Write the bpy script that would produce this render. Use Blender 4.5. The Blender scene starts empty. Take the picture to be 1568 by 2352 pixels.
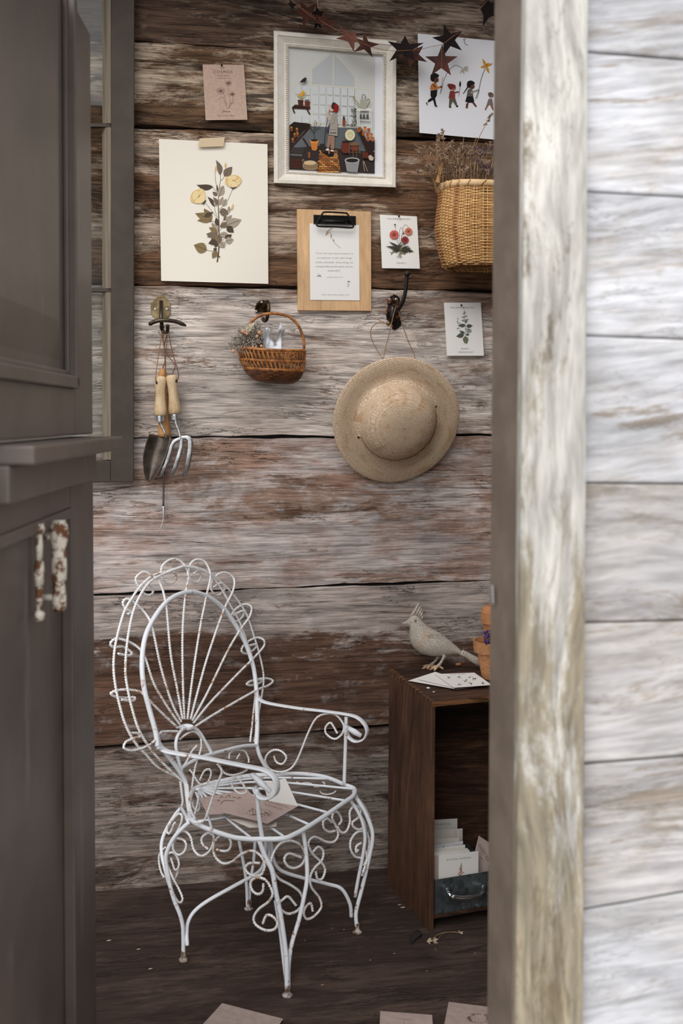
import bpy, math, random
from mathutils import Vector as V, Matrix
random.seed(7)
S = bpy.context.scene
COL = S.collection
# ---------------------------------------------------------------- camera
F, HZ, PIT, YAW = 2400.0, 960.0, math.radians(1.5), math.radians(10.4)
CAM = V((0, -3.135, 1.4))
FW = V((math.sin(YAW)*math.cos(PIT), math.cos(YAW)*math.cos(PIT), -math.sin(PIT)))
RT = V((math.cos(YAW), -math.sin(YAW), 0))
UP = RT.cross(FW)
PPY = HZ + F*math.tan(PIT)
cd = bpy.data.cameras.new('camera'); cam = bpy.data.objects.new('camera', cd); COL.objects.link(cam)
cd.sensor_fit = 'HORIZONTAL'; cd.sensor_width = 24; cd.lens = F/1568*24
cd.shift_y = -(1176-PPY)/1568; cd.clip_start = .02
M = Matrix((RT, UP, -FW)).transposed().to_4x4(); M.translation = CAM; cam.matrix_world = M
cd.dof.use_dof = True; cd.dof.focus_distance = 2.92; cd.dof.aperture_fstop = 3.3
S.camera = cam
# ---------------------------------------------------------------- light and exposure
S.view_settings.view_transform = 'Standard'; S.view_settings.look = 'None'
S.view_settings.exposure = 0.0; S.view_settings.gamma = 1; S.view_settings.use_curve_mapping = False
S.cycles.use_denoising = True; S.cycles.max_bounces = 8; S.cycles.transparent_max_bounces = 12
wd = bpy.data.worlds.new('sky'); S.world = wd; wd.use_nodes = True
bg = wd.node_tree.nodes['Background']; bg.inputs[0].default_value = (.965, .97, .975, 1); bg.inputs[1].default_value = 1.5
def sun(name, direction, energy, angle, col):
    l = bpy.data.lights.new(name, 'SUN'); l.energy = energy; l.angle = math.radians(angle); l.color = col
    o = bpy.data.objects.new(name, l); COL.objects.link(o); o.location = (0, -6, 5)
    o.rotation_euler = V(direction).to_track_quat('-Z', 'Y').to_euler(); return o
sun('hazy_sun', (.42, .62, -.66), 2.2, 50, (1, .965, .92))

# ---------------------------------------------------------------- geometry helpers
def ray(px, py): return FW + RT*((px-784)/F) - UP*((py-PPY)/F)
def pz(px, py, Z): return CAM + ray(px, py)*Z
def onplane(px, py, p0, n):
    r = ray(px, py); return CAM + r*((p0-CAM).dot(n)/r.dot(n))
def wl(px, py, off=0): return onplane(px, py, V((0, -off, 0)), V((0, 1, 0)))
def fl(px, py, h=0): return onplane(px, py, V((0, 0, h)), V((0, 0, 1)))
def plane3(a, b, c, dz=0):
    """depth plane through three (x, y, Z) pixel points; 1/Z is affine in the picture for any real plane"""
    A = Matrix(((1, a[0], a[1]), (1, b[0], b[1]), (1, c[0], c[1])))
    k = A.inverted() @ V((1/a[2], 1/b[2], 1/c[2]))
    return lambda x, y, o=0: pz(x, y, 1/(k[0]+k[1]*x+k[2]*y) + o + dz)
def zm(ox, oy, s): return lambda pts: [(ox+p[0]/s, oy+p[1]/s) + tuple(p[2:]) for p in pts]
def crom(P, n=6, closed=False):
    P = [V(p) for p in P]
    if len(P) < 3: return P
    out = []; N = len(P)
    for i in range(N if closed else N-1):
        if closed: a, b, c, d = P[i-1], P[i], P[(i+1) % N], P[(i+2) % N]
        else: a, b, c, d = P[max(i-1, 0)], P[i], P[i+1], P[min(i+2, N-1)]
        for k in range(n):
            t = k/n
            out.append(.5*((2*b)+(c-a)*t+(2*a-5*b+4*c-d)*t*t+(3*b-a-3*c+d)*t**3))
    if not closed: out.append(P[-1])
    return out
def resample(P, step):
    out = [P[0]]; acc = 0
    for a, b in zip(P, P[1:]):
        L = (b-a).length
        if L < 1e-9: continue
        t = step-acc
        while t <= L: out.append(a.lerp(b, t/L)); t += step
        acc = (acc+L) % step if step > 0 else 0
    if (out[-1]-P[-1]).length > step*.3: out.append(P[-1])
    return out

class MB:
    def __init__(s): s.v = []; s.f = []; s.c = []; s.col = None
    def add(s, vs, fs):
        b = len(s.v); s.v += [V(v) for v in vs]; s.f += [tuple(b+i for i in f) for f in fs]
        if s.col is not None: s.c += [s.col]*len(fs)
        return s
    def box(s, a, b):
        x0, y0, z0 = a; x1, y1, z1 = b
        return s.hexa([V(p) for p in ((x0,y0,z0),(x1,y0,z0),(x1,y1,z0),(x0,y1,z0),(x0,y0,z1),(x1,y0,z1),(x1,y1,z1),(x0,y1,z1))])
    def hexa(s, p):  # bottom four, top four
        return s.add(p, [(0,3,2,1),(4,5,6,7),(0,1,5,4),(1,2,6,5),(2,3,7,6),(3,0,4,7)])
    def obox(s, c, ax, ay, az):  # centre and half axes
        c = V(c); p = [c-ax-ay-az, c+ax-ay-az, c+ax+ay-az, c-ax+ay-az, c-ax-ay+az, c+ax-ay+az, c+ax+ay+az, c-ax+ay+az]
        return s.hexa(p)
    def prism(s, pts, d, cap=True):
        n = len(pts); d = V(d); v = [V(p) for p in pts]; v += [p+d for p in v]
        return s.add(v, [tuple(range(n)), tuple(range(2*n-1, n-1, -1))] + [(i, i+n, (i+1) % n+n, (i+1) % n) for i in range(n)])
    def tube(s, P, r, n=8, twist=0, lobe=0, flat=None, up=None, closed=False, caps=True, amp=None):
        """sweep; r number or list; twist = turns per metre of a two-lobed section; flat=(w,h) section turned to 'up'"""
        P = [V(p) for p in P]; N = len(P)
        if N < 2: return s
        base = len(s.v); T = []
        for i in range(N):
            if closed: t = P[(i+1) % N]-P[i-1]
            else: t = P[min(i+1, N-1)]-P[max(i-1, 0)]
            T.append(t.normalized() if t.length > 1e-9 else (T[-1] if T else V((0,0,1))))
        u = V(up) if up is not None else (V((0,0,1)) if abs(T[0].z) < .9 else V((0,1,0)))
        u = (u-T[0]*u.dot(T[0])).normalized(); L = 0
        for i in range(N):
            if up is not None: u = V(up)
            u = u-T[i]*u.dot(T[i]); u = u.normalized() if u.length > 1e-6 else T[i].orthogonal().normalized()
            w = T[i].cross(u)
            if i: L += (P[i]-P[i-1]).length
            ri = r[min(i, len(r)-1)] if isinstance(r, (list, tuple)) else r
            for k in range(n):
                a = 2*math.pi*k/n
                if flat: p = u*(math.sin(a)*flat[1]*ri)+w*(math.cos(a)*flat[0]*ri)
                else:
                    q = ri*(1+lobe*math.cos(2*(a-2*math.pi*twist*L))) if lobe else ri
                    p = (u*math.sin(a)+w*math.cos(a))*q
                s.v.append(P[i]+p)
        fs = []
        for i in range(N if closed else N-1):
            j = (i+1) % N
            for k in range(n):
                k2 = (k+1) % n; fs.append((base+i*n+k, base+i*n+k2, base+j*n+k2, base+j*n+k))
        if caps and not closed: fs += [tuple(base+k for k in range(n-1, -1, -1)), tuple(base+(N-1)*n+k for k in range(n))]
        s.f += fs
        if s.col is not None: s.c += [s.col]*len(fs)
        return s
    def lathe(s, prof, c=(0,0,0), ax=(0,0,1), n=24, sx=1, sy=1):
        ax = V(ax).normalized(); u = ax.orthogonal().normalized() if abs(ax.z) < .99 else V((1,0,0)); w = ax.cross(u); c = V(c)
        vs = []; fs = []
        for r, h in prof:
            for k in range(n):
                a = 2*math.pi*k/n; vs.append(c+ax*h+(u*math.cos(a)*sx+w*math.sin(a)*sy)*r)
        for i in range(len(prof)-1):
            for k in range(n):
                k2 = (k+1) % n; fs.append((i*n+k, i*n+k2, (i+1)*n+k2, (i+1)*n+k))
        return s.add(vs, fs)
    def ell(s, c, ax, ay, az, n=8, m=5):
        c = V(c); vs = []; fs = []
        for i in range(1, m):
            t = math.pi*i/m
            for k in range(n):
                a = 2*math.pi*k/n; vs.append(c+V(ax)*(math.sin(t)*math.cos(a))+V(ay)*(math.sin(t)*math.sin(a))+V(az)*math.cos(t))
        vs += [c+V(az), c-V(az)]; T = (m-1)*n
        for i in range(m-2):
            for k in range(n):
                k2 = (k+1) % n; fs.append((i*n+k, i*n+k2, (i+1)*n+k2, (i+1)*n+k))
        for k in range(n):
            fs.append((k, T, (k+1) % n)); fs.append(((m-2)*n+k, (m-2)*n+(k+1) % n, T+1))
        return s.add(vs, fs)
    def ball(s, c, r, n=8, m=5): return s.ell(c, (r,0,0), (0,r,0), (0,0,r), n, m)
    def octa(s, c, a, b, d):
        c = V(c); a = V(a); b = V(b); d = V(d)
        return s.add([c+a, c-a, c+b, c-b, c+d, c-d], [(0,2,4),(2,1,4),(1,3,4),(3,0,4),(2,0,5),(1,2,5),(3,1,5),(0,3,5)])
    def grid(s, fn, nu, nv):
        return s.add([fn(i/nu, j/nv) for j in range(nv+1) for i in range(nu+1)],
                     [(j*(nu+1)+i, j*(nu+1)+i+1, (j+1)*(nu+1)+i+1, (j+1)*(nu+1)+i) for j in range(nv) for i in range(nu)])
    def sheet(s, fn, nu, nv, th):
        """closed thin sheet of thickness th behind fn(u,v) (away from the camera)"""
        g = [fn(i/nu, j/nv) for j in range(nv+1) for i in range(nu+1)]; n = len(g)
        a, b, c = g[0], g[nu], g[-1]; nn = (b-a).cross(c-a).normalized()
        if nn.dot(a-CAM) < 0: nn = -nn
        fs = [(j*(nu+1)+i, j*(nu+1)+i+1, (j+1)*(nu+1)+i+1, (j+1)*(nu+1)+i) for j in range(nv) for i in range(nu)]
        fs += [tuple(n+k for k in reversed(f)) for f in list(fs)]
        rim = [i for i in range(nu+1)]+[j*(nu+1)+nu for j in range(1, nv+1)]+[nv*(nu+1)+i for i in range(nu-1, -1, -1)]+[j*(nu+1) for j in range(nv-1, 0, -1)]
        for k in range(len(rim)): a, b = rim[k], rim[(k+1) % len(rim)]; fs.append((a, a+n, b+n, b))
        return s.add(g+[p+nn*th for p in g], fs)
    def build(s, name, mat=None, parent=None, smooth=False, local=False, bevel=0, auto=None):
        me = bpy.data.meshes.new(name); o = bpy.data.objects.new(name, me)
        root = parent
        while root is not None and root.parent is not None: root = root.parent
        if root is not None and not local:
            L = root.location; vs = [v-L for v in s.v]
        else: vs = s.v
        me.from_pydata([tuple(v) for v in vs], [], s.f)
        if s.c:
            at = me.color_attributes.new('ink', 'FLOAT_COLOR', 'CORNER'); d = []
            for f, c in zip(s.f, s.c): d += list(c[:3]+(1,))*len(f)
            at.data.foreach_set('color', d)
        if mat: me.materials.append(mat)
        if smooth: me.polygons.foreach_set('use_smooth', [True]*len(me.polygons))
        me.update(); COL.objects.link(o)
        if parent is not None: o.parent = parent
        if bevel:
            m = o.modifiers.new('bevel', 'BEVEL'); m.width = bevel; m.segments = 2; m.limit_method = 'ANGLE'
        if auto is not None:
            try: me.shade_auto_smooth(use_auto_smooth=True)
            except Exception: pass
        return o
def tag(o, label=None, cat=None, group=None, kind=None):
    if label: o['label'] = label
    if cat: o['category'] = cat
    if group: o['group'] = group
    if kind: o['kind'] = kind
    return o
def thing(name, loc, label=None, cat=None, group=None, kind=None):
    o = bpy.data.objects.new(name, None); COL.objects.link(o); o.location = loc; o.empty_display_size = .05
    return tag(o, label, cat, group, kind)
def dup(root, delta=V((0,0,0)), label=None):
    r = root.copy(); COL.objects.link(r); r.location = root.location+V(delta)
    if label: r['label'] = label
    for ch in list(root.children):
        c = ch.copy(); COL.objects.link(c); c.parent = r
        for g in ch.children: d = g.copy(); COL.objects.link(d); d.parent = c
    return r

# ---------------------------------------------------------------- node helpers and materials
class NT:
    def __init__(s, name):
        s.m = bpy.data.materials.new(name); s.m.use_nodes = True; s.t = s.m.node_tree; s.t.nodes.clear()
        s.out = s.t.nodes.new('ShaderNodeOutputMaterial'); s.b = s.t.nodes.new('ShaderNodeBsdfPrincipled')
        s.t.links.new(s.b.outputs[0], s.out.inputs[0])
    def set(s, sock, v):
        if isinstance(v, bpy.types.NodeSocket): s.t.links.new(v, sock)
        else:
            if hasattr(sock.default_value, '__len__'):
                v = tuple(v); n = len(sock.default_value); v = v+(1,)*(n-len(v))
            sock.default_value = v
    def n(s, t, **kw):
        x = s.t.nodes.new(t)
        for k, v in kw.items(): setattr(x, k, v)
        return x
    def co(s, kind='Object'): return s.n('ShaderNodeTexCoord').outputs[kind]
    def sep(s, v): x = s.n('ShaderNodeSeparateXYZ'); s.set(x.inputs[0], v); return x.outputs
    def comb(s, a, b, c):
        x = s.n('ShaderNodeCombineXYZ')
        for i, v in enumerate((a, b, c)): s.set(x.inputs[i], v)
        return x.outputs[0]
    def ma(s, op, a, b=0.0, c=0.0, clamp=False):
        x = s.n('ShaderNodeMath', operation=op, use_clamp=clamp); s.set(x.inputs[0], a); s.set(x.inputs[1], b); s.set(x.inputs[2], c); return x.outputs[0]
    def noise(s, v, scale=1, detail=2, rough=.5, dist=0):
        x = s.n('ShaderNodeTexNoise'); s.set(x.inputs['Vector'], v); x.inputs['Scale'].default_value = scale
        x.inputs['Detail'].default_value = detail; x.inputs['Roughness'].default_value = rough; x.inputs['Distortion'].default_value = dist
        return x.outputs[0]
    def mr(s, v, a, b, c=0.0, d=1.0, smooth=False):
        x = s.n('ShaderNodeMapRange', interpolation_type='SMOOTHSTEP' if smooth else 'LINEAR')
        for i, q in enumerate((v, a, b, c, d)): s.set(x.inputs[i], q)
        return x.outputs[0]
    def mix(s, f, a, b, mode='MIX'):
        x = s.n('ShaderNodeMix', data_type='RGBA', blend_type=mode); s.set(x.inputs[0], f); s.set(x.inputs[6], a); s.set(x.inputs[7], b); return x.outputs[2]
    def vm(s, op, a, b):
        x = s.n('ShaderNodeVectorMath', operation=op); s.set(x.inputs[0], a); s.set(x.inputs[1], b); return x.outputs[0]
    def bump(s, h, st=.5, d=.002):
        x = s.n('ShaderNodeBump'); x.inputs['Strength'].default_value = st; x.inputs['Distance'].default_value = d; s.set(x.inputs['Height'], h)
        s.t.links.new(x.outputs[0], s.b.inputs['Normal'])
    def fin(s, col, rough=.7, metal=0, spec=.5):
        s.set(s.b.inputs['Base Color'], col); s.set(s.b.inputs['Roughness'], rough); s.set(s.b.inputs['Metallic'], metal)
        s.b.inputs['Specular IOR Level'].default_value = spec; return s.m
def simple(name, col, rough=.7, metal=0, col2=None, sc=30, bump=0, spec=.4, lo=.4, hi=.6, bsc=None):
    t = NT(name); c = t.co(); k = t.noise(c, sc, 4, .6)
    cc = t.mix(t.mr(k, lo, hi), col, col2) if col2 else col
    if bump: t.bump(t.noise(c, bsc or sc*4, 4, .6), bump, .002)
    return t.fin(cc, rough, metal, spec)
def wood(name, light, mid, dark, stain, axis=0, seed=0, bias=0, zr=None, warp=1.0, rough=.88, bump=.7, knots=(), st_amt=.8, st_t=.57,
         fine=220, sc=1.0, line=.28, crack=.9, chalk=0, spec=.2, xr=None, cmask=.5, pw=.045, rag=.30, mott=0, mcol=(.3,.18,.14)):
    t = NT(name); x, y, z = t.sep(t.co())
    a, c = {0: (x, t.ma('ADD', z, t.ma('MULTIPLY', y, .9))), 2: (z, t.ma('ADD', x, t.ma('MULTIPLY', y, .9))),
            1: (y, t.ma('ADD', x, t.ma('MULTIPLY', z, .9)))}[axis]
    mul = lambda q, k: t.ma('MULTIPLY', q, k*sc)
    w = t.noise(t.comb(mul(a, .9), seed, mul(c, 3.2)), 1, 3, .5)
    c2 = t.ma('ADD', c, t.ma('MULTIPLY', t.ma('SUBTRACT', w, .5), .11*warp))
    for kx, kz, kr in knots:
        dx = t.ma('MULTIPLY', t.ma('SUBTRACT', a, kx), .6); dz = t.ma('SUBTRACT', c, kz)
        d = t.ma('SQRT', t.ma('ADD', t.ma('MULTIPLY', dx, dx), t.ma('MULTIPLY', dz, dz)))
        w3 = t.noise(t.comb(mul(a, 14), seed+9, mul(c, 26)), 1, 5, .6)
        d2 = t.ma('ADD', d, t.ma('ADD', t.ma('MULTIPLY', w, .05), t.ma('MULTIPLY', w3, .03)))
        k = t.mr(t.ma('ADD', d, t.ma('MULTIPLY', t.ma('SUBTRACT', w3, .5), .06)), kr*.15, kr*.8, 1, 0, True)
        c2 = t.ma('ADD', t.ma('MULTIPLY', c2, t.ma('SUBTRACT', 1, k)), t.ma('MULTIPLY', d2, k))
    fi = t.noise(t.comb(mul(a, 11), seed+.3, mul(c if axis == 0 and fine == 220 else c2, fine)), 1, 3, .6)
    me = t.noise(t.comb(mul(a, 5), seed+.7, mul(t.ma('ADD', t.ma('MULTIPLY', c2, .35), t.ma('MULTIPLY', c, .65)), 70)), 1, 5, .6)
    pa = t.noise(t.comb(mul(a, 2.6), seed+1.9, mul(c2, 11)), 1, 12, .74, .3)
    rg = t.noise(t.comb(mul(a, 16), seed+5.1, mul(c2, 75)), 1, 6, .7)
    p = t.ma('ADD', t.ma('ADD', pa, t.ma('MULTIPLY', t.ma('SUBTRACT', rg, .5), rag)), bias)
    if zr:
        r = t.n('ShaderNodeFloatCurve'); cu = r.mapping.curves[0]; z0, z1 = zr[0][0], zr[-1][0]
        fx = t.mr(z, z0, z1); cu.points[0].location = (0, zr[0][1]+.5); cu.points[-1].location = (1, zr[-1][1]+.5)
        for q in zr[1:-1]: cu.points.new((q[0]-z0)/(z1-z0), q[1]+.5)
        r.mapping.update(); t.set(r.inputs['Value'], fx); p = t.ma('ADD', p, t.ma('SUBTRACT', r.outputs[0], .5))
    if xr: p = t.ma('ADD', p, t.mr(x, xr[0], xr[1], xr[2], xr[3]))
    col = t.mix(t.mr(p, .5-pw, .5+pw), mid, light)
    st = t.noise(t.comb(mul(a, 1.7), seed+4.2, mul(c2, 13)), 1, 10, .72, .6)
    col = t.mix(t.ma('MULTIPLY', t.mr(t.ma('ADD', st, t.ma('MULTIPLY', t.ma('SUBTRACT', rg, .5), rag*.6)), st_t, st_t+.04), st_amt), col, stain)
    if chalk:
        ch = t.noise(t.comb(mul(a, 9), seed+8, mul(c, 14)), 1, 6, .7)
        col = t.mix(t.ma('MULTIPLY', t.mr(ch, .56, .68), chalk), col, (.62, .6, .62))
    if mott:
        mo = t.noise(t.comb(mul(a, 4.5), seed+11, mul(c, 8)), 1, 9, .66, .5)
        col = t.mix(t.ma('MULTIPLY', t.mr(mo, .46, .62), mott), col, mcol)
        mo2 = t.noise(t.comb(mul(a, 7), seed+13, mul(c, 11)), 1, 9, .7, .3)
        col = t.mix(t.ma('MULTIPLY', t.mr(mo2, .54, .64), mott*.6), col, light)
    bl = t.noise(t.comb(mul(a, 3), seed+6, mul(c, 5)), 1, 4, .5)
    col = t.mix(1, col, t.mr(bl, .3, .7, .78, 1.2), 'MULTIPLY')
    col = t.mix(1, col, t.mr(me, .36, .60, 1-line*1.25, 1+line*.45), 'MULTIPLY')
    col = t.mix(1, col, t.mr(fi, .36, .58, 1-line*1.25, 1+line*.45), 'MULTIPLY')
    if line > .2:
        lc = t.noise(t.comb(mul(a, 5), seed+7.7, mul(c2, 130)), 1, 4, .6)
        col = t.mix(t.ma('MULTIPLY', t.mr(lc, .60, .66), .55), col, dark)
    cr = t.mr(t.ma('ABSOLUTE', t.ma('SUBTRACT', t.noise(t.comb(mul(a, 9), seed+2.2, mul(c2, 70)), 1, 4, .65, .3), .5)), .0, .022, 1, 0)
    cm = t.mr(t.noise(t.comb(mul(a, 3), seed+3.3, mul(c, 12)), 1, 4, .6), cmask, cmask+.1)
    cr = t.ma('MULTIPLY', cr, cm)
    col = t.mix(t.ma('MULTIPLY', cr, crack), col, dark)
    h = t.ma('SUBTRACT', t.ma('ADD', t.ma('MULTIPLY', fi, .35), t.ma('MULTIPLY', me, .5)), t.ma('MULTIPLY', cr, .5))
    t.bump(h, bump, .003)
    return t.fin(col, rough, 0, spec)
INK = NT('printed_ink'); _a = INK.n('ShaderNodeVertexColor', layer_name='ink'); INK = INK.fin(_a.outputs[0], .85, 0, .2)
def sr(r, g, b):
    f = lambda c: ((c/255+.055)/1.055)**2.4 if c > 10 else c/255/12.92
    return (f(r), f(g), f(b))
rnd = random.uniform
# ================================================================ THE SHED (structure)
def board(name, parent, mat, x0, z00, x1, z01, z10, z11, y, th, seed, wob=.0022, seg=90):
    """horizontal wall board: bottom edge z00->z01, top edge z10->z11 from x0 to x1, front face at y, wavy worn edges"""
    R = random.Random(seed); ph = [R.uniform(0, 6) for _ in range(8)]
    wv_ = lambda x, k: wob*(math.sin(x*9+ph[k])+.6*math.sin(x*23+ph[k+1])+.4*math.sin(x*61+ph[k+2]))
    m = MB(); prof = [(0, 1.0), (0, .2), (.004, 0), (.12, 0), (.5, 0), (.88, 0), (.996, 0), (1, .2), (1, 1.0)]
    def fn(u, v):
        k = v*(len(prof)-1); i = min(int(k), len(prof)-2); a = prof[i]; b = prof[i+1]; t = k-i
        q = a[0]+(b[0]-a[0])*t; d = a[1]+(b[1]-a[1])*t; x = x0+(x1-x0)*u
        lo = z00+(z01-z00)*u+wv_(x, 0); hi = z10+(z11-z10)*u+wv_(x, 3)
        return V((x, y+d*th+.0012*math.sin(x*5+q*4+ph[6]), lo+(hi-lo)*q))
    m.grid(fn, seg, len(prof)-1); return m.build(name, mat, parent)
WB = tag(MB().box((-1.15, .028, -.05), (1.75, .09, 2.9)).build('wall_back', simple('dark_backing', (.01, .008, .007))), kind='structure')
# gaps between the boards, taken at two places along each joint
gaps = [((310, 97), (1130, 140)), ((310, 290), (1120, 326)), ((308, 655), (1130, 668)), ((308, 1006), (1120, 1000)), ((208, 1368), (1110, 1333)), ((210, 1718), (880, 1668)), ((210, 2072), (885, 2008))]
gl = []
for a, b in gaps:
    A, B = wl(*a), wl(*b); s = (B.z-A.z)/(B.x-A.x); gl.append((A.z+s*(-1.1-A.x), A.z+s*(1.7-A.x)))
lines = [(2.86, 2.86)] + gl
LG = sr(196, 186, 180); G2 = sr(150, 138, 130); BR = sr(118, 84, 66); DB = sr(66, 46, 38); RB = sr(122, 92, 80); DK = (.012, .009, .008)
zp = lambda y: wl(620, y).z
K = lambda x, y, r: (wl(x, y).x, wl(x, y).z, r)
mats = [
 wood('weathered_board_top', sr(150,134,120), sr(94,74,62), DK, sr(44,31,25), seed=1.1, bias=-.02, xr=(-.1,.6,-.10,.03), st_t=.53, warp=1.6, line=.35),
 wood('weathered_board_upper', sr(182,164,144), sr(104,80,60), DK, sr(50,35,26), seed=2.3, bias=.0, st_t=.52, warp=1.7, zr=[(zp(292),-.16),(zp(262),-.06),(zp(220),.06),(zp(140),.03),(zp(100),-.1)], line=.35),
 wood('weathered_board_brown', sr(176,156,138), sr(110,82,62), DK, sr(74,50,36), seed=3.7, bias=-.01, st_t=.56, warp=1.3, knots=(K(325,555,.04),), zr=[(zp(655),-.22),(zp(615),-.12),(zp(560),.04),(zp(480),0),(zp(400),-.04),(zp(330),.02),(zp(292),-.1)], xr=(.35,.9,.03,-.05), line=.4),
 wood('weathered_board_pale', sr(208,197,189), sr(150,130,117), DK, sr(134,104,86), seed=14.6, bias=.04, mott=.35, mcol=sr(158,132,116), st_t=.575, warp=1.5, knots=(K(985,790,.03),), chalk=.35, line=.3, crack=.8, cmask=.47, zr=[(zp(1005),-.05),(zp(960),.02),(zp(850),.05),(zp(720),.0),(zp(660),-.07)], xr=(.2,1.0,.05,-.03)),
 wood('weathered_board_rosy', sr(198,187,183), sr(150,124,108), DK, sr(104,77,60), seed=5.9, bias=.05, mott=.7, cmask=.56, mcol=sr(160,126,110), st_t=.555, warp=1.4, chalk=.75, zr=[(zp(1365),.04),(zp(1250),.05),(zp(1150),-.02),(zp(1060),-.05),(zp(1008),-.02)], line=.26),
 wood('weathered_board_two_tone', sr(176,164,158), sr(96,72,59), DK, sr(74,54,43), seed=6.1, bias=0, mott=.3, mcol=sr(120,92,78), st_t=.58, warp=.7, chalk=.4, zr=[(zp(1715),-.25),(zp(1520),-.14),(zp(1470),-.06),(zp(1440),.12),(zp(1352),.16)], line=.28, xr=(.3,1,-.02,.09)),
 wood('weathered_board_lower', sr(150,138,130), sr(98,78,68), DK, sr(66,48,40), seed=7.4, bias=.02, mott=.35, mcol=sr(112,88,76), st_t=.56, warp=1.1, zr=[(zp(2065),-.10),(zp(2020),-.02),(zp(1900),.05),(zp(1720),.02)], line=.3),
]
g = .0028
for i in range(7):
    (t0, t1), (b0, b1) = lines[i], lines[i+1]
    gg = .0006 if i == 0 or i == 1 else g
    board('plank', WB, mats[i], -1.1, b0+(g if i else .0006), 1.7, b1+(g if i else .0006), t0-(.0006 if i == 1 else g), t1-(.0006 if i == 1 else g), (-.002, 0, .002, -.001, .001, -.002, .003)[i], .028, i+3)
tag(MB().box((-1.1, .0, -.04), (1.7, .028, gl[-1][0]-.004)).build('trim_1', simple('dark_sill_board', sr(58,48,43), .9, 0, sr(44,36,32), 20, .2)), kind='structure')  # dark brown board under the lowest plank, at the floor joint
# floor boards run along the back wall
FLm = [wood('floor_board', sr(84,69,62), sr(64,52,47), DK, sr(46,37,33), seed=20+i*3, bias=-.03, st_t=.6, warp=.8, line=.16, fine=150, rough=.8, knots=k) for i, k in enumerate(((), ((.9, -.85*.9+0, .1),)))]
FB = tag(MB().box((-1.15, -1.75, -.09), (1.75, .09, -.045)).build('floor', simple('floor_underside', (.01, .008, .007))), kind='structure')
ys = [.03, -.42, -.93, -1.32, -1.75]
for i in range(4):
    m = MB(); y1, y0 = ys[i]-.0006, ys[i+1]+.0006
    m.grid(lambda u, v: V((-1.13+2.86*u, y0+(y1-y0)*v, 0 if 0 < v < 1 else -.0)), 30, 4)
    m.hexa([V(p) for p in ((-1.13,y0,-.045),(1.73,y0,-.045),(1.73,y1,-.045),(-1.13,y1,-.045),(-1.13,y0,-.0004),(1.73,y0,-.0004),(1.73,y1,-.0004),(-1.13,y1,-.0004))])
    m.build('plank', FLm[i % 2], FB)
plainwood = wood('shed_side_wood', sr(150,138,130), sr(112,90,78), DK, sr(70,52,44), axis=1, seed=31, st_t=.57)
tag(MB().box((-1.2, -1.7, 0), (-1.13, .03, 1.0)).box((-1.2, -1.7, 2.0), (-1.13, .03, 2.7)).box((-1.2, -1.7, 1.0), (-1.13, -1.45, 2.0)).box((-1.2, -.25, 1.0), (-1.13, .03, 2.0)).build('wall_left', plainwood), kind='structure')  # unseen wall; its window opening is added to let daylight in
tag(MB().box((1.72, -1.7, 0), (1.8, .03, 2.7)).build('wall_right', plainwood), kind='structure')
tag(MB().box((-1.2, -.5, 2.86), (1.8, .1, 2.92)).build('ceiling_strip', plainwood), kind='structure')  # unseen ceiling, cut to a strip: darkens the wall top, lets sky in
tag(MB().box((-8, -9, -.3), (8, 3, -.16)).build('ground', simple('gravel', sr(150,142,130), .9, 0, sr(120,112,100), 30)), kind='structure')
# ---- front wall: turned a little from the back wall; jamb, corner post, siding
PA = pz(1196, 960, 1.5); d_ = V((math.cos(math.radians(4)), -math.sin(math.radians(4)), 0)); d_ = V((math.cos(math.radians(-5.9)), math.sin(math.radians(-5.9)), 0))
fn_ = V((d_.y, -d_.x, 0))                      # towards the visitor
def fp(px, py, o=0): return onplane(px, py, PA+fn_*o, fn_)
post = wood('grey_post_wood', sr(190,188,184), sr(148,139,122), sr(92,82,70), sr(120,108,88), axis=2, seed=42, bias=.06, st_t=.55, st_amt=.8, warp=2.2, line=.19, knots=(), fine=120, crack=.4, bump=.3, zr=[(.3,-.12),(1.2,-.07),(1.5,.06),(2.1,.15)])  # darker below: dirty wood, with some shading put into the colour
sid = [wood('silver_siding_%d' % i, sr(*((192,194,201) if i < 4 else (174,172,174))), sr(*((164,159,157) if i < 4 else (142,135,129))), sr(100,90,84), sr(140,128,116), mott=.3, mcol=sr(158,146,132), seed=50+i*2.3, bias=.08-.03*(i > 3), st_t=.585, warp=2.2, line=.16, fine=90, crack=.45, bump=.3, chalk=.3) for i in range(7)]  # lower boards coloured darker: dirt and wood tone plus painted shading
WF = thing('wall_front', fp(1300, 960)); WF['kind'] = 'structure'
e = .022
A, B = fp(1200, 960), fp(1352, 960)
vx = (B-A)
# post: its edges fall slightly to the left going down
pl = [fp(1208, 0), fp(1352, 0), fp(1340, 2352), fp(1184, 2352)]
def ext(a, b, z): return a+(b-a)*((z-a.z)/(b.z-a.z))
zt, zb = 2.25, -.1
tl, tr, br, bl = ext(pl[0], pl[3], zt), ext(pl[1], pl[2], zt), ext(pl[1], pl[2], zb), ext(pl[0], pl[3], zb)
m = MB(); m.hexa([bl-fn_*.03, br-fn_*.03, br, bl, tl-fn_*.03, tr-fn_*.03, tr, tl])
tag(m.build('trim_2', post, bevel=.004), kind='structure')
jam = simple('taupe_painted_trim', sr(116,104,94), .6, 0, sr(102,91,82), 12, .1)
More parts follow.
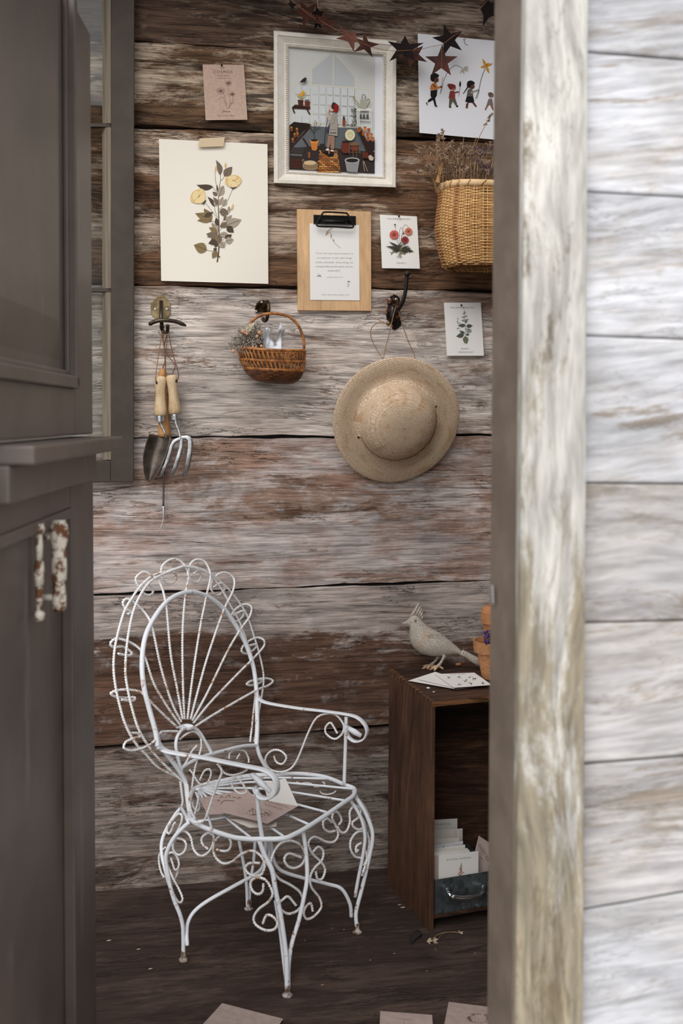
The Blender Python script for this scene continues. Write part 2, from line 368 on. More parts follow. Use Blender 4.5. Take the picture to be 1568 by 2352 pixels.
# jamb behind the post: seen as a narrow face turned to the doorway
PB = pz(1127, 960, 1.615); nB = V((-fn_.y, fn_.x, 0))
q = [pz(1209, 0, 1.535), pz(1134, 0, 1.64), pz(1186, 2352, 1.535), pz(1117, 2352, 1.64)]
a0, a1 = ext(q[0], q[2], zt), ext(q[0], q[2], zb); b0, b1 = ext(q[1], q[3], zt), ext(q[1], q[3], zb)
w_ = d_*.04
tag(MB().hexa([b1, b1+w_, a1+w_, a1, b0, b0+w_, a0+w_, a0]).build('trim_3', jam, bevel=.003), kind='structure')
sp = MB(); c1, c2, c3, c4 = pz(1127, 1344, 1.612), pz(1132, 1344, 1.604), pz(1134, 1386, 1.604), pz(1128, 1386, 1.612)
sp.prism([c1, c2, c3, c4], d_*-.002); sp.build('strike_plate', simple('worn_steel', (.5,.5,.5), .4, .8), WF)
gy = [(-250,-210),(118,135),(440,452),(770,778),(1110,1112),(1430,1425),(1755,1738),(2090,2050),(2450,2390),(2800, 2720)]
for i in range(len(gy)-1):
    (l0, r0), (l1, r1) = gy[i], gy[i+1]
    X0, X1 = 1346, 1568
    P = [fp(X0, l1, -.022), fp(X1, r1, -.022), fp(X1, r0, -.022), fp(X0, l0, -.022)]
    k = 2.6; g2 = V((0, 0, .0012 if i != 2 and i != 4 else .0004))
    Bl, Br, Tr, Tl = P[0]-(P[1]-P[0])*.08, P[0]+(P[1]-P[0])*k, P[3]+(P[2]-P[3])*k, P[3]-(P[2]-P[3])*.08
    Bl, Br, Tr, Tl = Bl+g2, Br+g2, Tr-g2, Tl-g2
    back = fn_*-.02
    MB().hexa([Bl, Br, Br+back, Bl+back, Tl, Tr, Tr+back, Tl+back]).build('siding_board', sid[i % 7], WF, bevel=.004)
q = PA-fn_*.06; far = d_*1.2
MB().hexa([V((p.x, p.y, z)) for z in (-.1, 2.3) for p in (q+d_*.03, q+far, q+far+fn_*.015, q+d_*.03+fn_*.015)]).build('wall_core', simple('wall_core', sr(96,86,80)), WF)
hd = PA-fn_*.06-d_*.8
MB().hexa([V((p.x, p.y, z)) for z in (2.25, 2.75) for p in (hd, q+far, q+far+fn_*.06, hd+fn_*.06)]).build('lintel', plainwood, WF)
# ================================================================ the half door on its hinge side (two leaves)
paint = NT('taupe_gloss_paint'); c_ = paint.co(); k_ = paint.noise(c_, 5, 5, .6)
cc = paint.mix(paint.mr(k_, .4, .65), sr(98,87,82), sr(84,75,70)); st_ = paint.noise(paint.vm('MULTIPLY', c_, (6, 6, 1.2)), 2, 4, .6)
cc = paint.mix(paint.mr(st_, .6, .72, 0, .5), cc, sr(128,120,114)); paint.bump(paint.noise(paint.vm('MULTIPLY', c_, (12, 12, 2)), 3, 3, .5), .15, .003)
paint = paint.fin(cc, .42, 0, .5)
E = pz(213, 960, 2.2); vp_ = FW*1; dr = (FW*1+RT*((683-784)/F)); dr.z = 0; dr.normalize()   # along the door, away from the hinge
H_ = E-dr*.86; dn = V((dr.y, -dr.x, 0))                                                      # dn: out of the visible face
def dp(px, py, o=0): return onplane(px, py, E+dn*o, dn)
def door_pt(s, z, o=0): p = E-dr*s+dn*o; return V((p.x, p.y, z))                            # s measured back from the free edge
def dbox(m, s0, s1, z0, z1, o0, o1):
    m.hexa([door_pt(s0,z0,o0), door_pt(s1,z0,o0), door_pt(s1,z0,o1), door_pt(s0,z0,o1), door_pt(s0,z1,o0), door_pt(s1,z1,o0), door_pt(s1,z1,o1), door_pt(s0,z1,o1)]); return m
sof = lambda px: -(dp(px, 960)-E).dot(dr)
zof = lambda px, py: dp(px, py).z
W_ = .86
D1 = thing('door_1', door_pt(W_, 1.35)); D1['kind'] = 'structure'
D2 = thing('door_2', door_pt(W_, .02)); D2['kind'] = 'structure'
s1 = sof(172)
zl = zof(200, 1002)                         # top of the lower leaf
zr_ = 1.4-.035
zlow = zof(100, 868)
dbox(MB(), 0, s1, zl+.004, 2.2, -.04, 0).build('stile', paint, D1, bevel=.003)
dbox(MB(), s1, W_, zl+.004, zlow-.01, -.04, 0).build('rail', paint, D1, bevel=.003)
dbox(MB(), s1, W_, zlow-.01, 2.2, -.03, -.014).build('panel', paint, D1)
dbox(dbox(MB(), s1, s1+.022, zlow-.01, 2.2, -.014, .010), s1+.022, s1+.03, zlow+.012, 2.2, -.014, -.004).build('moulding', paint, D1, bevel=.003)
dbox(dbox(MB(), s1, W_, zlow-.012, zlow+.012, -.014, .010), s1, W_, zlow+.012, zlow+.022, -.014, -.004).build('moulding', paint, D1, bevel=.003)
# raised field with sloping shoulder
def shoulder(z0, z1, s0):
    m = MB(); o0, o1 = -.014, -.002
    a = [(s0+.05, z0+.04), (W_, z0+.04), (W_, z1), (s0+.05, z1)]; b = [(s0+.12, z0+.11), (W_, z0+.11), (W_, z1), (s0+.12, z1)]
    m.add([door_pt(s, z, o0) for s, z in a]+[door_pt(s, z, o1) for s, z in b], [(4,5,6,7),(0,1,5,4),(3,0,4,7)]); return m
shoulder(zlow+.0, 2.2, s1).build('raised_field', paint, D1)
# lower leaf
zt2 = zl-.001; zap = zof(150, 1108)
s2 = sof(160); zp2 = zof(100, 1192)
dbox(MB(), 0, s2, .02, zt2-.03, -.04, 0).build('stile', paint, D2, bevel=.003)
dbox(MB(), s2, W_, zp2, zt2-.03, -.04, 0).build('rail', paint, D2, bevel=.003)
dbox(MB(), s2, W_, .02, .16, -.04, 0).build('rail', paint, D2, bevel=.003)
dbox(MB(), s2, W_, .16, zp2, -.03, -.014).build('panel', paint, D2)
dbox(MB(), s2, s2+.018, .16, zp2, -.014, .008).build('moulding', paint, D2, bevel=.003)
dbox(MB(), s2, W_, zp2-.018, zp2+.002, -.014, .006).build('moulding', paint, D2, bevel=.003)
sn = sof(80)                               # near end of the shelf
so = .064
zs1 = pz(80, 1014, 1.43).z; zs0 = pz(80, 1062, 1.43).z
# shelf corner at pixel (80, ...) on the plane pushed out by so
cn = onplane(80, 1038, E+dn*so, dn); cf = onplane(283, 1020, E+dn*so, dn)
ss0, ss1 = -(cf-E).dot(dr), -(cn-E).dot(dr)
dbox(MB(), ss0, ss1, zt2-.028, zt2, -.10, so).build('shelf', paint, D2, bevel=.004)
sa = -(onplane(22, 1100, E+dn*.03, dn)-E).dot(dr); sb = -(onplane(222, 1060, E+dn*.03, dn)-E).dot(dr)
dbox(MB(), max(sb, -.03), sa, zt2-.083, zt2-.028, -.05, .03).build('apron', paint, D2, bevel=.004)
rust = NT('flaking_white_paint_on_rust'); k_ = rust.noise(rust.co(), 45, 6, .7)
rust.bump(k_, .8, .004); rust = rust.fin(rust.mix(rust.mr(k_, .44, .52), sr(112,74,48), sr(226,218,206)), .75, 0, .3)
def hpt(px, py, o): return onplane(px, py, E+dn*o, dn)
hb = MB(); hp = [hpt(97, y, .006) for y in (1205, 1260, 1320, 1380, 1422)]
for (a, b, w) in ((1203,1225,.011),(1225,1290,.007),(1290,1345,.010),(1345,1400,.007),(1400,1424,.011)):
    p, q = hpt(90, a, .004), hpt(90, b, .004)
    hb.tube([p, p.lerp(q, .5), q], [w*1.2, w*1.5, w*1.2], 10, flat=(1.1, .55), up=dn)
HB = hb.build('handle_plate', rust, D2, smooth=True)
zc = [(1195,.010),(1215,.0155),(1240,.014),(1262,.010),(1268,.012),(1300,.0125),(1330,.012),(1338,.009),(1370,.0115),(1395,.0115),(1405,.007)]
P = [hpt(97, y, .002)+dn*(.045 if 0 < i < len(zc)-1 else .045) for i, (y, r) in enumerate(zc)]
P = []
for y, r in zc:
    p = hpt(97, y, 0); P.append(p+dn*.028)
gr = MB().tube(P, [r*1.05 for y, r in zc], 12); gr.tube([hpt(97, 1232, 0), hpt(97, 1232, 0)+dn*.036], .006, 8); gr.tube([hpt(97, 1372, 0), hpt(97, 1372, 0)+dn*.036], .006, 8)
gr.build('handle', rust, HB, smooth=True)

# ================================================================ old window sash standing off the back wall
dpt = simple('dark_umber_sash_paint', sr(60,51,44), .62, 0, sr(70,60,51), 9, .12)
put = NT('worn_grey_putty'); c_ = put.co(); k_ = put.noise(put.vm('MULTIPLY', c_, (160, 10, 3)), 1, 4, .6)
put.bump(k_, .4, .002); put = put.fin(put.mix(put.mr(k_, .35, .65), sr(100,90,77), sr(138,127,110)), .8)
so_ = .045
SA = thing('window_sash', wl(290, 1105, so_), 'old dark umber window sash fixed on the plank wall beside the open door', 'window')
w = lambda x, y, o=0: wl(x, y, so_+o)
def slab(m, pts, o0, o1):
    """prism from picture points on the sash plane, from stand-off o0 to o1"""
    a = [w(x, y, o1) for x, y in pts]; m.prism(a, V((0, o1-o0, 0))); return m
slab(MB(), [(255,-60),(308.5,-60),(307,1107),(254,1107)], -.035, 0).build('stile', dpt, SA, bevel=.002)
slab(MB(), [(120,1062),(254,1058),(254,1107),(120,1109)], -.035, 0).build('bottom_rail', dpt, SA, bevel=.002)
for y0, y1 in ((283, 291), (662, 670)):
    m = MB(); slab(m, [(120,y0-1),(254,y0),(254,y1),(120,y1-1)], -.03, -.008); mb = m.build('muntin', dpt, SA)
for y0, y1 in ((-60, 283), (292, 662), (671, 1056)):
    m = MB(); A, B = w(235, y0, -.026), w(235, y1, -.026); C_, D_ = w(254.5, y0, -.004), w(254.5, y1, -.004)
    g0, g1 = w(246, y0, -.006), w(246, y1, -.006)
    bk = V((0, .006, 0))
    m.add([A, g0, C_, B, g1, D_, A+bk, C_+bk, B+bk, D_+bk], [(0,1,4,3),(1,2,5,4),(0,6,7,2,1),(3,4,5,9,8),(2,7,9,5),(6,0,3,8)])
    m.build('putty_bead', put, SA)
glass = NT('old_glass'); glass.b.inputs['Transmission Weight'].default_value = 1; glass.b.inputs['IOR'].default_value = 1.45
glass = glass.fin((.95, .97, .95), .02, 0, .5)
for y0, y1 in ((-60, 283), (292, 662), (671, 1056)):
    a, b = w(130, y0, -.026), w(240, y1, -.026)
    MB().box((a.x, a.y, b.z), (b.x, a.y+.002, a.z)).build('pane', glass, SA)
# ================================================================ things on the wall
# papers: slightly curled sheets; 'art' draws flat print on them in picture coordinates
def bil(c, u, v): # corners TL TR BR BL
    a = [c[0][i]+(c[1][i]-c[0][i])*u for i in (0,1)]; b = [c[3][i]+(c[2][i]-c[3][i])*u for i in (0,1)]
    return a[0]+(b[0]-a[0])*v, a[1]+(b[1]-a[1])*v
class Paper:
    """a sheet hung on the wall; corners in picture coordinates; lift(u,v) = stand-off"""
    def __init__(s, corners, lift, P=None):
        s.c = corners; s.lift = lift; s.P = P or wl
    def uv(s, x, y):
        u, v = .5, .5
        for _ in range(6):
            X, Y = bil(s.c, u, v); du = (s.c[1][0]-s.c[0][0]+s.c[2][0]-s.c[3][0])/2; dv = (s.c[3][1]-s.c[0][1]+s.c[2][1]-s.c[1][1])/2
            ex = (s.c[3][0]-s.c[0][0]+s.c[2][0]-s.c[1][0])/2; ey = (s.c[1][1]-s.c[0][1]+s.c[2][1]-s.c[3][1])/2
            dx, dy = x-X, y-Y; D = du*dv-ex*ey; u += (dx*dv-dy*ex)/D; v += (dy*du-dx*ey)/D
        return u, v
    def at(s, x, y, o=0):
        u, v = s.uv(x, y); return s.P(x, y, s.lift(min(max(u,0),1), min(max(v,0),1))+o)
    def sheet(s, th=.0004, n=8):
        def fn(u, v): x, y = bil(s.c, u, v); return s.P(x, y, s.lift(u, v))
        return MB().sheet(fn, n, n, th)
def font_pts(txt, cx, cy, width, slope=0, vstretch=1.0, space=1.25, size=None, ang=None):
    cu = bpy.data.curves.new('lettering', 'FONT'); cu.body = txt; cu.align_x = 'CENTER'; cu.space_character = space; cu.resolution_u = 2
    o = bpy.data.objects.new('lettering', cu); me = bpy.data.meshes.new_from_object(o)
    vs = [v.co.copy() for v in me.vertices]; fs = [tuple(p.vertices) for p in me.polygons]
    bpy.data.objects.remove(o); bpy.data.curves.remove(cu); bpy.data.meshes.remove(me)
    x0, x1 = min(v.x for v in vs), max(v.x for v in vs); k = width/(x1-x0); mx = (x0+x1)/2
    out = []
    for v in vs:
        X, Y = (v.x-mx)*k, -(v.y-.35)*k*vstretch
        if ang is not None: X, Y = X*math.cos(ang)-Y*math.sin(ang), X*math.sin(ang)+Y*math.cos(ang)
        out.append((cx+X, cy+Y+X*slope))
    return out, fs
class Art:
    def __init__(s, at, o=.0003): s.at = at; s.o = o; s.m = MB(); s.k = 0
    def lay(s): s.k += 1; return s.o+s.k*.00002
    def poly(s, col, pts, z=None):
        o = s.lay(); s.m.col = col; s.m.add([s.at(p[0], p[1], o) for p in pts], [tuple(range(len(pts)))]); return s
    def line(s, col, w, pts, w2=None):
        o = s.lay(); s.m.col = col; n = len(pts); w2 = w if w2 is None else w2; L = []; R = []
        for i in range(n):
            a, b = pts[max(i-1,0)], pts[min(i+1,n-1)]; dx, dy = b[0]-a[0], b[1]-a[1]; l = math.hypot(dx, dy) or 1
            ww = (w+(w2-w)*i/max(1,n-1))/2; nx, ny = -dy/l*ww, dx/l*ww
            L.append(s.at(pts[i][0]+nx, pts[i][1]+ny, o)); R.append(s.at(pts[i][0]-nx, pts[i][1]-ny, o))
        s.m.add(L+R, [(i, i+1, n+i+1, n+i) for i in range(n-1)]); return s
    def curve(s, col, w, pts, w2=None):
        P = crom([V((p[0], p[1], 0)) for p in pts], 5); return s.line(col, w, [(p.x, p.y) for p in P], w2)
    def ell(s, col, cx, cy, rx, ry=None, a=0, n=14):
        ry = rx if ry is None else ry; ca, sa = math.cos(a), math.sin(a)
        return s.poly(col, [(cx+rx*math.cos(t)*ca-ry*math.sin(t)*sa, cy+rx*math.cos(t)*sa+ry*math.sin(t)*ca) for t in [2*math.pi*i/n for i in range(n)]])
    def blob(s, col, pts):
        P = crom([V((p[0], p[1], 0)) for p in pts], 4, True); return s.poly(col, [(p.x, p.y) for p in P])
    def leaf(s, col, x0, y0, x1, y1, w, vein=None, bend=0):
        dx, dy = x1-x0, y1-y0; l = math.hypot(dx, dy) or 1; nx, ny = -dy/l, dx/l; n = 7; A = []; B = []; Mi = []
        for i in range(n+1):
            t = i/n; h = w*math.sin(math.pi*t**.85)*(1-.25*t); b = bend*math.sin(math.pi*t); X, Y = x0+dx*t+nx*b, y0+dy*t+ny*b
            A.append((X+nx*h, Y+ny*h)); B.append((X-nx*h, Y-ny*h)); Mi.append((X, Y))
        s.poly(col, A+B[::-1][1:-1])
        if vein: s.line(vein, max(.5, w*.10), Mi[:-1])
        return s
    def text(s, col, txt, cx, cy, width, slope=0, vs=1.0, space=1.25, ang=None):
        o = s.lay(); s.m.col = col; v, f = font_pts(txt, cx, cy, width, slope, vs, space, ang=ang)
        s.m.add([s.at(x, y, o) for x, y in v], f); return s
    def build(s, name, parent): return s.m.build(name, INK, parent)
def paper_mat(name, col, col2=None, sc=60): return simple(name, col, .85, 0, col2, sc, .08, .2)
white_p = paper_mat('white_paper', sr(238,236,233)); cream_p = paper_mat('cream_paper', sr(240,234,222)); kraft_p = paper_mat('kraft_paper', sr(196,170,154), sr(188,161,145), 120)
cool_p = paper_mat('cool_white_paper', sr(226,226,232)); warm_p = paper_mat('warm_white_paper', sr(232,226,218)); pink_p = paper_mat('dusty_pink_paper', sr(196,176,170), sr(188,168,162), 90)
pin_m = simple('dark_pin_metal', (.03,.028,.025), .4, .8); tape_m = simple('masking_tape', sr(214,192,160), .7)
def pin(x, y, pap, parent):
    p = pap.at(x, y, .001); m = MB(); m.lathe([(0,.0),(.0012,.0),(.001,.004),(.0028,.006),(.0032,.009),(.002,.0105),(0,.0105)], p, (-.25,-1,.2), 10)
    m.build('pin', pin_m, parent, smooth=True)
GRY = sr(90,84,78)
# --- botanical print
bp = Paper([(365,319),(614,331),(616,652),(370,645)], lambda u, v: .006+.010*(1-v)*(abs(u-.5)*2)**2*.8+.008*v*(1-u)*.5+.006*math.sin(u*3.1)*v)
T = thing('botanical_print', wl(490, 650, .006), 'large cream sheet with a printed yellow flower spray, taped to the wall', 'print', 'papers pinned on the plank wall')
bp.sheet(.0005, 12).build('sheet', cream_p, T, smooth=False)
z = zm(430, 350, 8.714); a = Art(bp.at)
LD, LM, LL, LO = sr(84,72,62), sr(122,108,94), sr(170,158,142), sr(138,118,84); SG = sr(96,84,72); VE = sr(92,80,70)
Q = lambda *p: z([p])[0]
def zl_(col, w, pts): a.curve(col, w, z(pts))
zl_(SG, 3.2, [(598,2200),(625,2000),(640,1750),(632,1500),(628,1250),(618,1050),(625,880),(650,640),(665,560),(665,440)]) if 0 else a.curve(SG, 3.4, z([(598,2200),(625,2000),(640,1750),(632,1500),(628,1250),(618,1050),(625,880),(650,640),(665,560),(665,440)]), .8)
for pts in ([(580,1290),(450,1120),(350,1000)], [(610,1310),(560,1180),(540,1060)], [(800,980),(850,870),(910,730)], [(585,780),(530,730),(515,690)], [(590,700),(565,560),(555,390)], [(670,570),(720,520),(740,480)], [(640,1150),(700,1080),(720,1060)], [(650,1480),(760,1300),(860,1180)], [(400,1955),(460,1975),(530,1972)], [(590,1400),(520,1385),(470,1370)], [(660,1560),(700,1500),(790,1480)], [(660,1790),(700,1760),(740,1745)]):
    zl_(SG, .9, pts)
for c, x0, y0, x1, y1, w_, b_ in ((LM,660,460,572,150,48,30),(LM,735,480,900,285,72,0),(LD,520,690,185,650,52,-30),(LL,640,880,730,660,70,-10),(LM,600,870,505,785,36,0),(LL,640,1060,720,880,40,0),(LD,545,1090,400,885,34,20),(LL,580,1085,545,930,34,0),(LM,620,1060,515,890,34,10),(LL,715,1080,780,925,48,0),
   (LO,480,1390,155,1220,75,20),(LO,480,1380,330,1120,66,10),(LO,480,1370,195,1365,48,10),(LD,335,1290,520,1190,42,8),(LM,640,1190,825,1180,70,10),(LM,820,1240,735,1120,30,-20),(LL,840,1180,830,1075,30,0),(LM,740,1370,770,1240,26,0),(LL,780,1390,890,1250,44,0),(LM,650,1490,870,1400,50,0),(LL,780,1460,1085,1345,84,0),(LD,790,1480,930,1605,58,0),
   (LD,610,1470,575,1300,40,0),(LL,610,1600,485,1400,52,0),(LM,610,1610,375,1630,58,-30),(LO,590,1590,430,1500,40,0),(LM,600,1640,390,1690,36,0),(LM,600,1640,495,1820,66,10),(LO,620,1640,600,1820,52,0),(LM,640,1640,640,1820,48,0),(LL,650,1630,850,1690,52,-10),(LD,750,1720,890,1640,45,10),(LL,760,1780,925,1740,60,0),(LL,665,1790,740,1910,66,0),
   (LD,600,1790,420,1820,52,10),(LD,600,1800,550,1900,36,0),(LO,390,1955,130,1850,92,0),(LD,530,1965,590,1910,30,0),(LO,590,1970,500,2120,52,0),(LD,600,780,595,640,14,0)):
    (X0, Y0), (X1, Y1) = Q(x0, y0), Q(x1, y1); a.leaf(c, X0, Y0, X1, Y1, w_*1.3/8.714, VE, b_/8.714)
YL, YM, YD = sr(236,214,166), sr(226,196,138), sr(196,154,92)
for ox, oy, sx in ((0,0,1),):
    a.blob(YM, z([(60,900),(110,790),(200,740),(290,725),(350,790),(360,930),(300,1010),(200,1025),(80,985)]))
    a.blob(YL, z([(120,960),(90,860),(150,780),(240,800),(250,880),(190,940)])); a.blob(YL, z([(140,1000),(240,900),(340,810),(350,920),(290,1005)]))
    a.blob(YL, z([(240,800),(270,740),(310,740),(320,800),(270,850)])); a.ell(YD, *Q(232,880), 4, 1.8, -.9)
    for p in ([(120,960),(180,930),(250,870)], [(140,1000),(90,880),(120,800)], [(260,850),(300,760),(290,730)]): a.curve(YD, .6, z(p))
    a.poly(LD, z([(310,1000),(360,960),(385,950),(365,990),(350,1010),(320,1060),(315,1020),(275,1050)]))
    a.blob(YM, z([(755,560),(780,500),(870,460),(980,455),(1080,530),(1050,640),(960,700),(850,690),(770,630)]))
    a.blob(YL, z([(820,660),(810,570),(880,550),(960,580),(1010,640),(950,695),(870,690)])); a.blob(YL, z([(800,510),(880,470),(970,480),(960,540),(860,550)])); a.blob(YL, z([(970,570),(1060,530),(1050,620),(1010,640)]))
    a.ell(YD, *Q(925,562), 3.6, 1.3, 0)
    for p in ([(960,580),(1010,500),(990,460)], [(820,660),(800,570),(780,510)], [(930,570),(1000,600),(1060,550)]): a.curve(YD, .6, z(p))
    a.poly(LD, z([(850,715),(880,690),(910,705),(960,690),(1010,715),(970,705),(920,735),(900,735),(880,705)]))
for x0, y0, x1, y1 in ((560,385,575,260),(755,305,768,195),(880,1160,925,1015)):
    (X0, Y0), (X1, Y1) = Q(x0, y0), Q(x1, y1); a.leaf(YM, X0, Y0, X1, Y1, 2.3, YD)
a.ell(SG, *Q(640,2085), 2, 1.6)
tag(a.build('flower_print', T), kind='stuff')
tp = Paper([(458,318),(516,315),(513,336),(455,338)], lambda u, v: .0155-.0*v)
tp.sheet(.0003, 2).build('tape', tape_m, T)
# --- cosmos card
cp = Paper([(465,148),(560,149),(568,275),(472,276)], lambda u, v: .004+.006*v+.004*abs(u-.5))
T = thing('cosmos_card', wl(518, 275, .005), 'small kraft card headed cosmos with a line drawing, above the flower print', 'card', 'papers pinned on the plank wall')
cp.sheet(.0005).build('sheet', kraft_p, T); a = Art(cp.at); c = sr(98,74,62)
z = zm(200, 0, 3.136); Q = lambda *p: z([p])[0]
a.text(c, 'COSMOS', *Q(978,518), 44, .0, 1.0, 1.2); a.text(c, 'MIXED SEEDS', *Q(980,545), 27, 0, 1, 1.2); a.text(c, 'Cosmos bipinnatus', *Q(985,563), 30, 0, 1, 1.1)
for p in ([(1010,785),(1000,740),(985,680),(960,660)], [(1015,785),(1030,740),(1015,640),(1018,600)], [(1020,780),(1050,720),(1045,680)], [(1005,760),(975,700),(945,720)], [(1035,745),(1060,740)]): a.curve(c, .55, z(p))
for (x, y, r) in ((962,655,30),(1018,598,22),(1045,678,18)):
    X, Y = Q(x, y); r /= 3.136
    for k in range(8):
        t = k*math.pi/4+.2; a.curve(c, .4, [(X+1.5*math.cos(t-.2), Y+1.2*math.sin(t-.2)), (X+r*math.cos(t-.22), Y+r*.75*math.sin(t-.22)), (X+r*math.cos(t+.18), Y+r*.75*math.sin(t+.18)), (X+1.5*math.cos(t+.2), Y+1.2*math.sin(t+.2))])
    a.ell(c, X, Y, 1.8, 1.4)
a.curve(c, .8, z([(970,815),(985,795),(990,805),(1000,800),(1010,806),(1030,800)])); a.text(c, 'THE FLOWER FIELDS', *Q(1000,833), 40, 0, 1, 1.3)
tag(a.build('print', T), kind='stuff'); pin(510, 153, cp, T)
# --- poppy and mint cards
def head(a, txt, x, y, w, s=0): a.text(GRY, txt, x, y, w, s, 1.0, 1.45)
pp = Paper([(872,493),(957,497),(964,617),(877,616)], lambda u, v: .003+.010*v+.005*u*(1-v))
T = thing('poppy_card', wl(920, 616, .005), 'white card printed with red poppies and the word poppy, beside the clipboard', 'card', 'papers pinned on the plank wall')
pp.sheet(.0006).build('sheet', white_p, T); a = Art(pp.at); z = zm(660, 460, 3.267); Q = lambda *p: z([p])[0]
head(a, 'HALDEN GARDEN', *Q(836,140), 53, .02); a.text(sr(60,58,56), 'POPPY', *Q(854,472), 20, .01, 1, 1.5)
GD, GL = sr(66,66,56), sr(142,138,104); R1, R2, R3 = sr(188,98,88), sr(140,58,56), sr(196,114,92)
for p in ([(840,400),(830,330),(812,290)], [(845,400),(850,340),(870,300)], [(845,390),(820,260),(806,190)], [(850,390),(860,260),(900,215)], [(845,380),(840,240),(855,205),(870,245)], [(838,390),(870,200),(895,190),(915,210)]): a.curve(GD, .6, z(p))
for i in range(44):
    t = -3.0+i*.136+rnd(-.08,.08); L = rnd(60, 120)/3.267; X, Y = Q(845+rnd(-20,20), 375+rnd(-12,10)); X1, Y1 = X+L*math.cos(t)*.85, Y-L*math.sin(t)*(.5 if math.sin(t) > 0 else .35)
    a.leaf(random.choice((GD,GD,GL,sr(96,96,78))), X, Y, X1, Y1, rnd(.9,1.7), None, rnd(-2,2))
    for q in (.55, .8): a.leaf(GD, X+(X1-X)*q, Y+(Y1-Y)*q, X+(X1-X)*(q+.15)+rnd(-3,3), Y+(Y1-Y)*(q+.15)+rnd(-4,4), .8)
for x, y in ((735,345),(930,380),(760,310),(950,385)): a.leaf(GD, *Q(850,360), *Q(x,y), 3)
for k in range(9): a.curve(GL, .6, z([(845+rnd(-14,14),390),(838+rnd(-22,22),430)]))
for x, y, r, c_ in ((800,258,34,R1),(882,297,27,R2),(908,233,28,R3)):
    X, Y = Q(x, y); r /= 3.267
    a.ell(c_, X, Y, r, r*.95)
    for k in range(9): t = k*.698; a.ell((c_[0]*1.15, c_[1]*1.15, c_[2]*1.15), X+r*.68*math.cos(t), Y+r*.66*math.sin(t), r*.36, r*.32, t)
    for k in range(6): t = k*1.05; a.ell((c_[0]*.72, c_[1]*.72, c_[2]*.72), X+r*.35*math.cos(t), Y+r*.33*math.sin(t), r*.26, r*.2, t)
    a.ell(sr(92,40,36), X, Y, r*.17)
a.ell(GD, *Q(806,183), 2.2, 1.7); a.ell(GD, *Q(871,248), 1.7, 2.6)
tag(a.build('print', T), kind='stuff'); pin(916, 499, pp, T)
mp = Paper([(1019,695),(1104,695),(1111,817),(1026,817)], lambda u, v: .003+.010*v+.004*u*(1-v))
T = thing('mint_card', wl(1065, 816, .005), 'white card printed with a mint sprig, lowest card on the wall above the hat', 'card', 'papers pinned on the plank wall')
mp.sheet(.0006).build('sheet', white_p, T); a = Art(mp.at)
head(a, 'HALDEN GARDEN', *Q(1310,805), 53); a.text(sr(60,58,56), 'MINT', *Q(1332,1115), 17, 0, 1, 1.4); a.text(GRY, 'SPEARMINT', *Q(1338,1140), 34, 0, 1, 1.4)
M1, M2, M3 = sr(86,92,82), sr(140,146,134), sr(112,116,92)
a.curve(M1, 1, z([(1325,1080),(1335,1000),(1330,900),(1325,840)])); a.curve(M1, .7, z([(1300,1000),(1280,930),(1275,885)]))
for c_, x0, y0, x1, y1, w_ in ((M1,1335,940,1280,940,16),(M1,1340,945,1390,942,17),(M1,1325,1010,1265,1022,20),(M3,1330,1020,1345,1080,24),(M1,1330,1000,1290,980,12),(M2,1340,985,1385,985,12),(M2,1335,965,1385,975,9),(M2,1330,900,1305,905,9),(M2,1332,900,1360,895,9),(M2,1328,875,1305,880,7),(M2,1330,872,1352,868,7),(M2,1326,850,1312,852,5),(M2,1326,848,1340,842,5),(M3,1325,840,1330,830,5),(M1,1338,1010,1365,1005,11),(M2,1283,960,1270,965,7),(M2,1285,930,1292,915,5),(M2,1278,910,1268,915,5),(M2,1276,890,1280,880,4),(M3,1335,920,1345,900,10)):
    a.leaf(c_, *Q(x0,y0), *Q(x1,y1), w_/3.267)
tag(a.build('print', T), kind='stuff'); pin(1059, 703, mp, T)
# --- children print
kp = Paper([(959,77),(1215,101),(1216,328),(963,305)], lambda u, v: .005+.012*v*(1-u)+.006*(1-v)*u)
T = thing('procession_print', wl(1060, 310, .01), 'white sheet printed with small children carrying flowers, behind the star garland', 'print', 'papers pinned on the plank wall')
kp.sheet(.0006, 10).build('sheet', cool_p, T); a = Art(kp.at); z = zm(950, 130, 7.842); Q = lambda *p: z([p])[0]
SK, BK, OR, RD, GN = sr(96,58,44), sr(28,24,26), sr(190,120,64), sr(132,58,58), sr(92,88,74)
a.curve(GN, 1.2, z([(475,670),(510,560),(540,430),(600,300),(700,180),(780,160),(880,215)])); a.curve(GN, .9, z([(480,670),(520,370)]))
for t in (-.5,0,.5,1.4,2.0): a.leaf(sr(176,172,160), *Q(885,220), Q(885,220)[0]+15*math.cos(t), Q(885,220)[1]+13*math.sin(t), 2.8)
a.poly(BK, z([(300,610),(425,600),(415,700),(370,780),(350,790),(300,710)])); a.poly(BK, z([(310,740),(370,770),(260,830),(250,790)])); a.poly(BK, z([(340,760),(385,760),(410,880),(400,910),(375,890)]))
a.poly(SK, z([(215,830),(245,820),(250,880),(235,875)])); a.poly(SK, z([(395,890),(440,880),(400,920)])); a.poly(OR, z([(290,600),(300,520),(340,475),(400,485),(430,540),(425,600)])); a.poly(BK, z([(330,500),(345,500),(400,550),(385,560)]))
a.line(OR, 4.2, z([(380,570),(440,560),(490,545)])); a.ell(SK, *Q(492,545), 2.4); a.ell(SK, *Q(400,420), 6.5, 6.5); a.blob(BK, z([(300,400),(310,320),(380,295),(450,330),(440,370),(380,390),(360,450),(320,440)]))
a.poly(SK, z([(370,460),(400,460),(395,490),(365,480)]))
